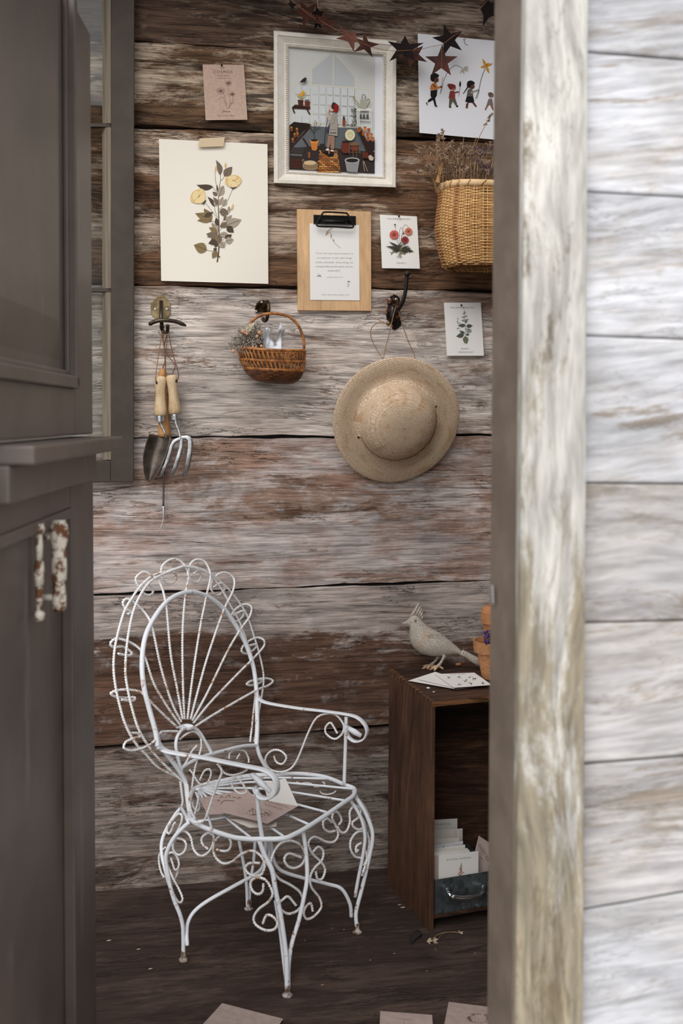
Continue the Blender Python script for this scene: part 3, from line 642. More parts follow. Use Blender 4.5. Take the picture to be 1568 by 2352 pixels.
a.poly(GN, z([(630,900),(640,750),(750,760),(790,890),(770,905),(700,810),(660,910)])); a.ell(BK, *Q(655,910), 3, 1.6); a.ell(BK, *Q(782,896), 3, 1.6, -.5); a.poly(RD, z([(625,750),(650,620),(720,610),(745,660),(745,760)])); a.line(RD, 3.5, z([(720,650),(810,635)]))
a.ell(sr(150,100,76), *Q(720,570), 5, 4.6); a.blob(sr(118,50,44), z([(605,500),(680,490),(745,515),(750,560),(700,570),(680,600),(640,580)])); a.line(GN, 1, z([(808,715),(835,550)])); a.leaf(BK, *Q(830,550), *Q(838,430), 2.6)
a.poly(SK, z([(935,930),(940,850),(990,820),(970,930)])); a.poly(SK, z([(1040,820),(1080,810),(1135,890),(1115,915)])); a.poly(BK, z([(925,810),(955,710),(1065,710),(1090,800),(1060,830),(980,830)])); a.poly(sr(96,90,84), z([(950,715),(970,600),(1010,570),(1060,600),(1070,715)]))
a.line(sr(150,148,142), 4, z([(1020,650),(1170,600)])); a.ell(SK, *Q(1050,540), 6, 5.6); a.blob(BK, z([(955,500),(970,450),(1030,430),(1090,460),(1090,500),(1040,510),(1010,560),(965,550)])); a.line(BK, 3, z([(975,545),(890,670)]), 1.5)
a.curve(GN, 1.4, z([(1110,760),(1170,600),(1220,380),(1285,210)])); a.line(GN, .8, z([(1140,765),(1180,600)]))
Y1 = sr(196,142,58)
for t, L in ((-2.0,19),(-.35,17),(1.15,19),(2.9,13),(-.9,10)): a.leaf(Y1, *Q(1300,170), Q(1300,170)[0]+L*math.cos(t), Q(1300,170)[1]+L*math.sin(t), 3.4)
a.ell(sr(176,118,40), *Q(1310,160), 3.4)
a.poly(sr(132,90,70), z([(1275,960),(1320,850),(1370,850),(1330,900),(1300,960)])); a.poly(sr(132,90,70), z([(1370,860),(1420,850),(1440,960),(1420,965)])); a.poly(sr(120,108,108), z([(1310,870),(1345,760),(1410,755),(1430,870)])); a.ell(sr(140,96,80), *Q(1405,700), 4.6); a.blob(sr(96,84,72), z([(1340,690),(1345,650),(1400,645),(1440,690),(1390,700),(1375,740)]))
a.curve(sr(90,84,80), .8, z([(730,-350),(760,-380),(800,-330)])) if 0 else a.curve(sr(110,104,100), 1, [(1063,92),(1068,89),(1066,98),(1074,104)])
tag(a.build('print', T), kind='stuff')

# ================================================================ framed picture
oc = [(628,70),(910.5,94),(909,431),(628.5,421)]; ic = [(663,109),(879,128),(877.5,404),(664,391)]
T = thing('picture_frame', wl(769, 431, .0), 'white beaded wooden frame around a greenhouse picture, highest on the wall', 'picture')
fm = simple('warm_white_frame_paint', sr(232,226,216), .5, 0, sr(222,215,204), 30, .12)
prof = [(0,.0),(0,.022),(.04,.026),(.26,.027),(.30,.024),(.36,.0225),(.55,.017),(.72,.0125),(.76,.014),(.79,.0145),(.80,.012),(.94,.012),(.97,.009),(1,.006),(1,.0)]
for k in range(4):
    o0, o1, i0, i1 = oc[k], oc[(k+1)%4], ic[k], ic[(k+1)%4]; m = MB(); vs = []
    for t, h in prof:
        for (o_, i_) in ((o0,i0),(o1,i1)): vs.append(wl(o_[0]+(i_[0]-o_[0])*t, o_[1]+(i_[1]-o_[1])*t, h))
    m.add(vs, [(2*j, 2*j+1, 2*j+3, 2*j+2) for j in range(len(prof)-1)]); m.build('frame_side', fm, T)
m = MB()
for k in range(4):
    a_, b_ = [(oc[j][0]+(ic[j][0]-oc[j][0])*.87, oc[j][1]+(ic[j][1]-oc[j][1])*.87) for j in (k, (k+1)%4)]
    L = math.hypot(b_[0]-a_[0], b_[1]-a_[1]); n = int(L/4.7)
    for i in range(n): q = i/n; m.ball(wl(a_[0]+(b_[0]-a_[0])*q, a_[1]+(b_[1]-a_[1])*q, .0135), .0027, 7, 4)
tag(m.build('bead_trim', fm, T, smooth=True), kind='stuff')
art = Paper(ic, lambda u, v: .004); MB().sheet(lambda u, v: wl(*bil([(660,106),(882,126),(880,407),(661,394)], u, v), .004), 1, 1, .003).build('mount_sheet', cool_p, T)
a = Art(art.at, .0001); z = zm(650, 100, 6.817); Q = lambda *p: z([p])[0]
PG, PL, PC, PD = sr(204,205,203), sr(208,208,202), sr(214,210,192), sr(54,46,44)
a.poly(PG, z([(92,60),(1440,180),(1432,2035),(95,1970)]))
a.poly(sr(186,189,192), z([(455,405),(765,150),(785,150),(1120,510),(1125,690),(450,645)]))
a.poly(sr(206,208,206), z([(175,640),(1340,735),(1370,1330),(170,1245)]))
for p in ([(120,440),(520,120)], [(110,580),(700,140)], [(190,610),(770,140)], [(95,330),(330,100)], [(800,150),(1270,690)], [(900,150),(1430,610)], [(1060,160),(1430,520)], [(1250,180),(1430,350)]): a.line(PC, 1.6, z(p))
for p in ([(785,150),(785,650)], [(445,405),(445,1260)], [(1125,510),(1130,1280)], [(175,640),(170,1240)], [(1350,740),(1390,1320)]): a.line(PC, 2.2, z(p))
for p in ([(100,655),(175,635),(440,645),(1130,695),(1310,712),(1360,740),(1430,640)], [(180,1245),(440,1262),(1140,1310)]): a.line(PC, 2.6, z(p))
for i in range(6):
    x = 455+i*112
    for j, (y0, y1) in enumerate(((670,790),(812,950),(968,1100),(1112,1245))):
        s_ = i*7; 
        a.poly(sr(204,208,210), z([(x+8,y0+s_),(x+100,y0+s_+6),(x+98,y1+s_),(x+8,y1+s_-6)]))
        a.line(sr(150,146,132), .45, z([(x+104,y0+s_),(x+104,y1+s_)])); a.line(sr(150,146,132), .45, z([(x+8,y1+s_+8),(x+100,y1+s_+12)]))
for x0, y0, x1, y1 in ((185,660,290,800),(305,665,425,810),(185,815,425,960),(195,1130,290,1240),(300,1130,415,1245)): a.poly(sr(202,206,208), z([(x0,y0),(x1,y0+6),(x1,y1),(x0,y1-6)]))
a.poly(sr(98,104,108), z([(330,1290),(1240,1330),(1320,1700),(130,1640)]))
for i in range(34): x = 345+i*27; a.line(sr(74,80,84), .55, z([(x,1300+i),(x-6,1640)]))
a.poly(sr(52,45,44), z([(100,1640),(560,1600),(900,1650),(1432,1700),(1432,2035),(98,1970)]))
# left bench, shelf, tray, crate, basket
BD = sr(58,34,28)
a.poly(sr(40,30,26), z([(100,1280),(170,1225),(430,1260),(400,1330),(100,1480)])); a.poly(BD, z([(100,1640),(420,1280),(430,1320),(100,1680)])); a.line(BD, 4, z([(310,1480),(410,1640)])); a.poly(sr(48,36,32), z([(100,1480),(330,1360),(100,1640)]))
for x, y in ((130,1320),(215,1340),(180,1420),(150,1500),(225,1410)): a.poly(sr(122,68,40), z([(x-22,y),(x+24,y),(x+16,y+52),(x-16,y+50)])); a.ell(sr(180,130,56), *Q(x, y-8), 2.6, 2)
a.poly(BD, z([(135,1000),(180,960),(425,985),(420,1030),(150,1015)])); a.line(BD, 3, z([(150,1010),(180,1090)])); a.line(BD, 3, z([(370,1020),(420,1110)])); a.poly(sr(78,44,34), z([(228,880),(320,885),(310,980),(240,970)])); a.poly(sr(104,54,38), z([(335,900),(425,910),(410,1000),(345,990)])); a.ell(sr(110,108,104), *Q(375,890), 6, 2.2)
for k in range(9): t = -2.4+k*.22; a.line(sr(150,140,70), .8, [Q(285,880), (Q(285,880)[0]+rnd(8,16)*math.cos(t), Q(285,880)[1]+rnd(9,15)*math.sin(t))])
for x, y in ((270,790),(310,760),(330,775),(260,810),(295,800)): a.ell(sr(222,160,58), *Q(x,y), 3.2, 3)
a.poly(sr(60,54,54), z([(105,1700),(150,1620),(350,1640),(300,1730)])); a.poly(sr(40,36,36), z([(105,1700),(300,1730),(290,1780),(105,1760)]))
for i in range(12): a.line(sr(150,148,142), .8, z([(115+i*16,1722+i),(117+i*16,1756+i)]))
a.poly(sr(70,40,32), z([(110,1810),(290,1800),(290,1950),(110,1960)])); a.line(sr(44,26,22), 1, z([(112,1860),(290,1856)])); a.line(sr(44,26,22), 1, z([(112,1905),(290,1902)]))
a.blob(sr(150,126,96), z([(315,1870),(420,1840),(530,1870),(520,1975),(330,1965)])); a.ell(sr(206,178,140), *Q(420,1868), 14, 5.5)
for i in range(7): a.line(sr(96,74,54), .6, z([(330+i*30,1890),(336+i*28,1970)]))
a.line(sr(96,74,54), .6, z([(325,1905),(520,1905)])); a.line(sr(96,74,54), .6, z([(328,1935),(518,1938)])); a.curve(sr(150,126,96), 1.4, z([(305,1860),(310,1810),(340,1850)])); a.curve(sr(150,126,96), 1.4, z([(510,1880),(550,1850),(540,1920)]))
# tree pot, small pot stack
a.poly(sr(196,122,58), z([(425,1530),(550,1530),(530,1660),(500,1680),(450,1665)])); a.poly(sr(210,138,70), z([(418,1510),(560,1510),(550,1560),(425,1555)])); a.ell(sr(48,34,28), *Q(488,1515), 8.5, 2.6)
for p in ([(490,1500),(485,1420),(490,1250)], [(487,1420),(430,1340),(440,1260)], [(487,1400),(550,1310),(590,1270)], [(488,1350),(520,1280),(510,1200)], [(487,1380),(420,1310)], [(520,1340),(590,1330)]): a.curve(sr(70,58,50), .9, z(p))
for k in range(26): a.ell(sr(196,186,170), *Q(rnd(440,600), rnd(1190,1300)), .9, .8, 0, 6)
for k in range(4): a.poly(sr(150,84,50), z([(385+k*4,1700+k*24),(428-k*1,1700+k*24),(424,1722+k*24),(390,1722+k*24)]))
# brick path
a.poly(sr(92,56,34), z([(570,1660),(850,1660),(905,2010),(530,2000)]))
for r in range(13):
    y = 1672+r*26+r*r*.1; t = (y-1660)/345; xl = 566-36*t; xr = 852+50*t; w_ = 58+12*t; x = xl+((r % 2)*w_*.5)-8
    while x < xr-14:
        x2 = min(x+w_-7, xr-3)
        if x2-max(x,xl) > 12: a.poly(sr(*random.choice(((200,132,66),(178,110,58),(150,100,58),(214,156,90),(122,84,52)))), z([(max(x,xl+2),y),(x2,y+2),(x2,y+20),(max(x,xl+2),y+19)]))
        x += w_
# person with broom
a.line(sr(58,44,40), 1.4, z([(745,980),(700,1150),(665,1350),(640,1590)])); a.poly(sr(46,42,40), z([(575,1570),(650,1570),(660,1650),(600,1690),(570,1650)]))
a.poly(sr(56,60,82), z([(690,1320),(745,1230),(730,1390),(680,1380)])); a.poly(sr(150,118,98), z([(705,1440),(805,1450),(800,1650),(745,1650),(740,1560),(715,1640),(680,1620)])); a.line(sr(110,84,70), .6, z([(745,1460),(742,1640)]))
a.poly(sr(160,152,142), z([(755,1110),(800,1080),(845,1110),(855,1250),(850,1450),(715,1430),(735,1260)])); a.line(sr(96,90,84), .7, z([(735,1250),(790,1255),(820,1160)])); a.line(sr(160,152,142), 5, z([(790,1130),(770,1240),(720,1210)])); a.line(sr(206,172,150), 3.4, z([(722,1200),(700,1090)])); a.ell(sr(206,172,150), *Q(700,1080), 2.6)
a.ell(sr(212,178,156), *Q(760,1010), 6, 7.5); a.line(sr(212,178,156), 3, z([(740,985),(728,1000)])); a.ell(sr(52,38,36), *Q(800,985), 7, 7.5); a.ell(sr(44,36,36), *Q(795,940), 4.6, 2.6); a.blob(sr(138,32,34), z([(790,960),(840,945),(870,990),(865,1050),(830,1085),(790,1060),(800,1010)]))
for x in (755,790,820): a.ell(sr(90,84,78), *Q(x-5,1400), 2.4, 1.6)
a.line(sr(90,84,78), .6, z([(735,1345),(845,1350)])); a.ell(sr(206,204,200), *Q(695,1660), 4, 2.8); a.ell(sr(206,204,200), *Q(765,1680), 4, 2.8); a.blob(sr(30,26,28), z([(600,1700),(680,1680),(790,1700),(785,1760),(720,1765),(650,1730)])); a.ell(sr(196,110,54), *Q(718,1700), 1.6, 4.4)
# flask, vine, hat, stool, barrel, bucket, cat, right bench pots, white shelf, can, bird
a.poly(sr(132,66,42), z([(930,1190),(970,1190),(968,1290),(930,1288)])); a.poly(sr(54,46,46), z([(932,1190),(938,1140),(962,1140),(970,1190)])); a.curve(sr(132,66,42), 1, z([(970,1205),(986,1230),(970,1265)]))
for k in range(60): t = rnd(0,1); a.ell(sr(70,64,54), *Q(1115+rnd(-50,45)*(1-.3*t), 1010+290*t), 1.5, 1.0, rnd(0,3), 6)
for k in range(16): a.ell(sr(84,78,62), *Q(rnd(985,1160), 1290+rnd(-30,14)), 1.5, 1.1, 0, 6)
a.line(sr(60,52,46), .8, z([(1125,1010),(1140,1290)]))
a.ell(sr(214,206,168), *Q(1047,1432), 11.6, 13, 0, 20); a.curve(sr(120,108,84), .6, z([(1005,1430),(1047,1385),(1090,1430),(1047,1478),(1020,1440),(1050,1410),(1070,1432)]))
a.blob(sr(104,50,38), z([(915,1580),(930,1540),(1030,1540),(1050,1620),(1020,1710),(940,1710),(905,1640)])); a.ell(sr(52,32,28), *Q(980,1540), 9, 3)
a.ell(sr(120,92,64), *Q(1120,1575), 12, 3.5)
for p in ([(1045,1590),(1030,1730)], [(1190,1590),(1205,1730)], [(1090,1600),(1095,1780)], [(1150,1600),(1150,1780)], [(1035,1700),(1200,1700)]): a.line(sr(120,92,64), 1.3, z(p))
a.poly(sr(120,60,42), z([(1060,1610),(1180,1610),(1160,1680),(1080,1680)]))
a.poly(sr(150,150,150), z([(965,1830),(1195,1830),(1165,2015),(1000,2005)])); a.ell(sr(182,182,182), *Q(1080,1825), 17, 6, 0, 20); a.ell(sr(40,34,34), *Q(1080,1830), 14.5, 4.6, 0, 20)
for i in range(9): a.line(sr(112,112,112), .5, z([(985+i*23,1860),(1010+i*18,2005)]))
a.blob(sr(196,176,160), z([(1335,1760),(1365,1740),(1400,1745),(1420,1780),(1400,1830),(1350,1820)])); a.poly(sr(46,36,34), z([(1330,1760),(1340,1720),(1365,1745)])); a.line(sr(196,170,140), 1, z([(1250,1840),(1275,2000)])); a.line(sr(196,170,140), 1, z([(1262,1840),(1320,2000)]))
a.poly(sr(50,30,26), z([(1150,1330),(1200,1330),(1432,1720),(1432,1800),(1300,1680)])); a.poly(sr(44,34,34), z([(1300,1520),(1432,1500),(1432,1680),(1340,1660)]))
for x, y in ((1200,1330),(1280,1320),(1340,1350),(1255,1400),(1320,1420),(1380,1430),(1330,1490),(1400,1490),(1180,1350)): a.poly(sr(*random.choice(((186,106,52),(160,86,44),(200,122,62)))), z([(x-26,y-22),(x+26,y-20),(x+18,y+40),(x-18,y+38)])); a.poly(sr(120,62,34), z([(x-26,y-22),(x+26,y-20),(x+25,y-10),(x-25,y-12)]))
a.poly(sr(92,46,34), z([(1240,1700),(1330,1700),(1330,1800),(1240,1790)]))
a.poly(sr(222,222,218), z([(1140,1020),(1360,1010),(1390,1050),(1170,1050)])); 
for p in ([(1160,1050),(1160,1300)], [(1190,1050),(1190,1290)], [(1375,1050),(1385,1310)], [(1355,1050),(1355,1200)], [(1180,1195),(1370,1205)]): a.line(sr(222,222,218), 1.8, z(p))
for x in (1215,1265,1320): a.poly(sr(84,82,80), z([(x-20,1185),(x-16,1110),(x+16,1105),(x+22,1185)]))
a.poly(sr(168,166,146), z([(1205,880),(1290,880),(1310,1020),(1270,1032),(1210,1020)])); a.line(sr(168,166,146), 3, z([(1215,1000),(1115,860)])); a.ell(sr(140,138,120), *Q(1110,850), 3, 2.6); a.curve(sr(110,108,94), 1.6, z([(1232,880),(1240,810),(1265,800),(1290,830),(1285,880)])); a.curve(sr(110,108,94), 1.8, z([(1300,900),(1340,870),(1350,920),(1305,1010)]))
a.blob(sr(52,42,38), z([(265,610),(300,560),(345,532),(368,545),(355,590),(320,605)])); a.line(sr(52,42,38), .8, z([(330,600),(335,622)])); a.line(sr(52,42,38), .8, z([(345,595),(352,620)]))
a.line(sr(120,112,104), .7, z([(92,60),(1540,175)]))
tag(a.build('greenhouse_picture', T), kind='stuff')

# ================================================================ clipboard with its sheet
T = thing('clipboard', wl(768, 714, 0), 'pale pine clipboard with a black wire clip, hanging under the white frame', 'clipboard')
cw = wood('pale_pine', sr(222,184,142), sr(206,164,120), sr(150,104,70), sr(196,150,106), axis=2, seed=60, bias=.05, fine=120, warp=.35, line=.06, crack=0, bump=.1, rough=.6, st_amt=.5, sc=1.6, pw=.15)
cc = [(682,480),(852,486),(852.5,714),(684,713)]
MB().sheet(lambda u, v: wl(*bil(cc, u, v), .013), 1, 1, .012).build('board', cw, T, bevel=.001)
blk = simple('black_metal', (.012,.011,.011), .35, .6)
m = MB(); m.sheet(lambda u, v: wl(*bil([(720,493),(817,496),(817,517),(720,514)], u, v), .0165), 1, 1, .0033); m.build('clip_plate', blk, T, bevel=.001)
m = MB(); m.tube([wl(735,508,.021), wl(803,511,.021)], .0075, 10); m.build('clip_jaw', blk, T, smooth=True)
P = crom([wl(x, y, .030) for x, y in ((748,487),(790,489),(798,492),(805,505),(811,518),(806,523),(770,521),(735,520),(727,516),(733,503),(740,491))], 4, True)
MB().tube(P, .0026, 8, closed=True).build('clip_wire', blk, T, smooth=True)
for x in (745, 795): MB().ball(wl(x, 512, .0275), .003).build('rivet', blk, T, smooth=True)
q = Paper([(711,513),(824,517),(825.5,690),(712,689)], lambda u, v: .0135+.0012*v)
T = thing('quote_sheet', wl(768, 689, .014), 'white sheet with a printed quotation held in the clipboard', 'sheet')
q.sheet(.0003, 4).build('sheet', white_p, T); a = Art(q.at); z = zm(660, 460, 3.267); Q = lambda *p: z([p])[0]; c = sr(140,134,128)
for i, (t, y, w_) in enumerate((('"If you will stay close to nature, to',398,86),('its simplicity, to the small things',432,80),('hardly noticeable, those things can',465,86),('unexpectedly become great and im-',496,87),('measurable."',527,31))): a.text(c, t, Q(352,y)[0], Q(0,y)[1], w_, .008, 1.15, 1.2)
a.text(sr(150,144,138), 'RAINER MARIA RILKE', *Q(355,577), 36, 0, 1, 1.3); a.text(c, 'www.adoredvintage.com', *Q(358,708), 62, .004, 1.1, 1.45)
a.curve(sr(150,138,116), .7, z([(320,215),(325,260),(345,310),(398,358)])); a.curve(sr(176,150,128), .7, z([(325,240),(290,250)]))
for x0, y0, x1, y1 in ((300,225,285,270),(315,215,300,245),(330,250,325,290),(345,290,350,312),(320,215,340,210),(308,240,290,262)): a.leaf(sr(186,160,140), *Q(x0,y0), *Q(x1,y1), 1.6)
for x0, y0, x1, y1 in ((220,572,250,560),(235,560,228,552),(235,566,255,574),(450,612,470,615),(450,608,468,606),(448,628,462,632),(460,640,450,648)): a.line(sr(96,92,88), .9, z([(x0,y0),(x1,y1)]))
tag(a.build('print', T), kind='stuff')
# ================================================================ hooks and what hangs on them
def metal(name, col, rough=.4, col2=None, sc=40, met=.9): return simple(name, col, rough, met, col2, sc, .15, .5)
brass = metal('aged_brass', sr(158,140,104), .42, sr(112,96,70)); iron = metal('dark_burnished_iron', sr(98,86,76), .34, sr(62,54,48)); bronze = metal('dark_bronze', sr(96,78,54), .36, sr(48,38,30), 60)
copper = simple('black_and_copper', sr(36,31,30), .35, .7, sr(160,104,74), 60, .15, .5, lo=.52, hi=.62); screwm = metal('bright_screw', sr(190,188,184), .3); blackm = metal('black_enamel', sr(34,30,30), .3, met=.3)
def screw(x, y, off, parent, r=.0045):
    p = wl(x, y, off); MB().lathe([(0,0),(r,0),(r,.0012),(r*.7,.0022),(r*.25,.0022),(r*.2,.0008),(0,.0008)], p, (0,-1,0), 14).build('screw', screwm, parent, smooth=False)
def plate(pts, o0, o1, name, mat, parent, bevel=.001):
    return MB().prism([wl(x, y, o1) for x, y in pts], V((0, o1-o0, 0))).build(name, mat, parent, bevel=bevel)
z = zm(320, 660, 6.917)
T = thing('coat_hook', wl(370, 730, 0), 'aged brass coat hook with a wide curved iron bar, nearest to the window sash', 'hook', 'old hooks on the pale plank')
P = [(250,510),(235,470),(200,455),(183,380),(180,300),(185,235),(215,215),(240,180),(270,165),(285,135),(330,127),(395,130),(420,165),(450,185),(460,220),(490,240),(495,330),(492,400),(480,455),(450,480),(440,510)]
BP = plate(z(P), .0, .005, 'back_plate', brass, T)
screw(320+247/6.917, 660+345/6.917, .005, BP); screw(320+432/6.917, 660+345/6.917, .005, BP)
MB().tube(crom([wl(*z([p])[0], o) for p, o in (((345,225),.006),((345,300),.020),((345,400),.038),((345,500),.046),((355,580),.040),((370,640),.030))], 6), [.0055]*40, 10).build('stem', iron, T, smooth=True)
MB().tube(crom([wl(*z([p])[0], o) for p, o in (((150,595),.052),((230,550),.054),((340,525),.056),((460,525),.056),((600,550),.053),((740,610),.048))], 6), [.004,.006]+[.0075]*26+[.006,.004], 12, flat=(1,.8)).build('cross_bar', iron, T, smooth=True)
MB().tube(crom([wl(*z([p])[0], o) for p, o in (((350,590),.045),((355,660),.034),((400,712),.032),((445,700),.034),((450,600),.046))], 6), .0052, 10).build('lower_hook', iron, T, smooth=True)
z = zm(500, 670, 7.467)
T = thing('coat_hook', wl(600, 730, 0), 'dark bronze shell-shaped coat hook holding the small wicker basket', 'hook', 'old hooks on the pale plank')
cx, cy = z([(765,300)])[0]; m = MB(); n = 26; vs = []
for i in range(n+1):
    t = math.radians(160+235*i/n-5); R = (17.5 if i % 2 else 15.8); vs += [wl(cx+R*math.cos(t), cy+R*1.25*math.sin(t), .002 if i % 2 else .006)]
c0 = wl(cx, cy+6, .008); m.add([c0]+vs, [(0, i+1, i+2) for i in range(n)]); m.add([p+V((0,.002+(p.y*-1),0)) for p in [c0]+vs], [(0, i+2, i+1) for i in range(n)])
m.add(vs+[V((p.x, 0, p.z)) for p in vs], [(i, i+1, n+2+i, n+1+i) for i in range(n)])
BP = m.build('shell_plate', bronze, T)
screw(500+752/7.467, 670+177/7.467, .005, BP, .004); screw(500+660/7.467, 670+333/7.467, .004, BP, .004)
MB().tube(crom([wl(*z([p])[0], o) for p, o in (((770,280),.006),((810,200),.020),((855,180),.034),((870,280),.044),((855,400),.045),((835,480),.034),((800,500),.022),((770,460),.014))], 6), [.004]*8+[.0055]*40, 10).build('hook_arm', bronze, T, smooth=True)
z = zm(660, 460, 3.267)
T = thing('coat_hook', wl(905, 730, 0), 'black hook with worn copper edges and a tall upturned arm, holding the straw hat', 'hook', 'old hooks on the pale plank')
BP = plate(z([(750,755),(740,735),(765,725),(795,703),(825,715),(845,735),(840,770),(822,795),(845,830),(850,880),(855,930),(835,955),(805,975),(785,960),(775,920),(745,890),(738,840),(755,795)]), 0, .006, 'back_plate', copper, T, .002)
m = MB(); m.ell(wl(*z([(790,850)])[0], .010), (.011,0,0), (0,.010,0), (0,0,.026), 12, 8); m.build('boss', blackm, T, smooth=True)
screw(660+768/3.267, 460+743/3.267, .006, BP); screw(660+818/3.267, 460+743/3.267, .006, BP)
MB().tube(crom([wl(*z([p])[0], o) for p, o in (((800,850),.012),((835,815),.035),((865,760),.052),((885,680),.060),((893,600),.064),((898,550),.066),((895,530),.067))], 6), [.006]*28+[.0075,.009,.009,.0085,.007,.005,.003], 12).build('upper_arm', blackm, T, smooth=True)
MB().tube(crom([wl(*z([p])[0], o) for p, o in (((800,900),.010),((780,915),.026),((757,924),.040))], 5), .004, 8).build('lower_arm', blackm, T, smooth=True)
MB().ball(wl(*z([(757,924)])[0], .045), .0075, 14, 10).build('brass_ball', brass, T, smooth=True)

# ---- tools
ash = wood('pale_ash_handle', sr(226,200,164), sr(208,176,136), sr(150,112,78), sr(196,160,118), axis=2, seed=70, bias=.05, fine=260, warp=.3, line=.08, crack=0, bump=.08, rough=.5, st_amt=.5)
ash2 = wood('varnished_handle', sr(206,152,96), sr(188,132,78), sr(130,84,50), sr(170,116,66), axis=2, seed=72, bias=.05, fine=260, warp=.3, line=.08, crack=0, bump=.08, rough=.42, st_amt=.5)
steel = metal('bright_steel', sr(200,200,202), .28, sr(168,168,170), 90); dsteel = metal('dull_trowel_steel', sr(124,114,106), .45, sr(92,84,78), 30); cordm = simple('jute_cord', sr(160,124,88), .85, 0, sr(134,98,70), 200); lea = simple('brown_leather_cord', sr(112,72,52), .7)
hole = simple('dark_hole', (.02,.014,.01))
def handle(ax, prof, off, mat, parent, name='handle'):
    """turned handle along pixel line ax=(x0,y0,x1,y1); prof (t, radius px)"""
    m = MB(); P = []; R = []
    for t, r in prof:
        x, y = ax[0]+(ax[2]-ax[0])*t, ax[1]+(ax[3]-ax[1])*t; P.append(wl(x, y, off)); R.append(r/2400*3.08)
    m.tube(P, R, 18); return m.build(name, mat, parent, smooth=True)
hp = [(0,4),(.012,10),(.04,12.6),(.10,13.4),(.2,12.8),(.32,11),(.45,10.8),(.58,11),(.72,12.6),(.86,14),(.97,13.4),(1,11)]
# weeder behind
T = thing('hand_weeder', wl(372, 1230, .02), 'long thin hand weeder with an orange varnished handle, hanging behind trowel and fork', 'tool', 'garden tools hanging on the brass hook')
handle((373,846,377,1003), [(0,2),(.015,6),(.05,9.5),(.12,9),(.25,8.5),(.5,9),(.8,12),(.95,14.5),(1,13)], .020, ash2, T)
MB().tube(crom([wl(x, y, .020) for x, y in ((377,1000),(376,1060),(375.5,1120),(375,1162))], 4), .0028, 8).build('shank', dsteel, T, smooth=True)
MB().tube(crom([wl(x, y, o) for x, y, o in ((375,1162,.020),(376,1180,.022),(373,1200,.026),(367,1218,.028),(362,1231,.024))], 4), [.0036,.004,.004,.0036,.003,.002,.0012], 8, flat=(1,.5)).build('fork_tip', steel, T, smooth=True)
MB().tube(crom([wl(x, y, o) for x, y, o in ((371,760,.034),(377,800,.03),(380,830,.028),(379,850,.03),(376,862,.026),(373,848,.01),(379,828,.02),(378,790,.026),(386,762,.036))], 5), .0014, 6).build('cord', lea, T, smooth=True)
# trowel
T = thing('hand_trowel', wl(345, 1105, .04), 'hand trowel with a pale wooden handle and a dull dark steel blade', 'tool', 'garden tools hanging on the brass hook')
HD = handle((368,864,368,955), hp, .046, ash, T); ph = wl(359.5, 879, .046+.0145)
m = MB(); m.ell(ph, (.003,0,0), (0,.002,0), (0,0,.0045), 10, 6); m.build('cord_hole', hole, HD)
m = MB(); m.tube([wl(368,954,.046), wl(368,958,.046), wl(368,968,.046)], [.0125,.0130,.0128], 12); m.build('ferrule', steel, T)
MB().tube(crom([wl(x, y, o) for x, y, o in ((367,966,.046),(369,974,.046),(375,986,.048),(379,996,.05),(380,1006,.046))], 5), [.0038,.0042,.0044,.0042,.004,.0036], 10).build('neck', steel, T, smooth=True)
zt = zm(300, 640, 3.564); L = [(150,1270),(125,1340),(100,1430),(98,1500),(105,1580),(120,1640),(150,1662)]; R_ = [(330,1300),(318,1370),(290,1450),(262,1520),(225,1590),(190,1640),(160,1662)]
def bl(u, v):
    i = v*6; k = min(int(i), 5); t = i-k; a, b = zt([L[k]])[0], zt([L[k+1]])[0]; c, d = zt([R_[k]])[0], zt([R_[k+1]])[0]
    l = (a[0]+(b[0]-a[0])*t, a[1]+(b[1]-a[1])*t); r = (c[0]+(d[0]-c[0])*t, c[1]+(d[1]-c[1])*t)
    return wl(l[0]+(r[0]-l[0])*u, l[1]+(r[1]-l[1])*u, .052-.030*math.sin(math.pi*u)*(1-.55*v)-.012*v)
MB().sheet(bl, 14, 18, .0015).build('blade', dsteel, T, smooth=True)
MB().tube(crom([wl(x, y, o) for x, y, o in ((374,758,.036),(368,790,.045),(362,830,.056),(358,860,.060),(358,878,.0585),(364,880,.05),(374,864,.04),(379,850,.035),(377,800,.034),(374,762,.032))], 5), .0012, 6).build('cord', cordm, T, smooth=True)
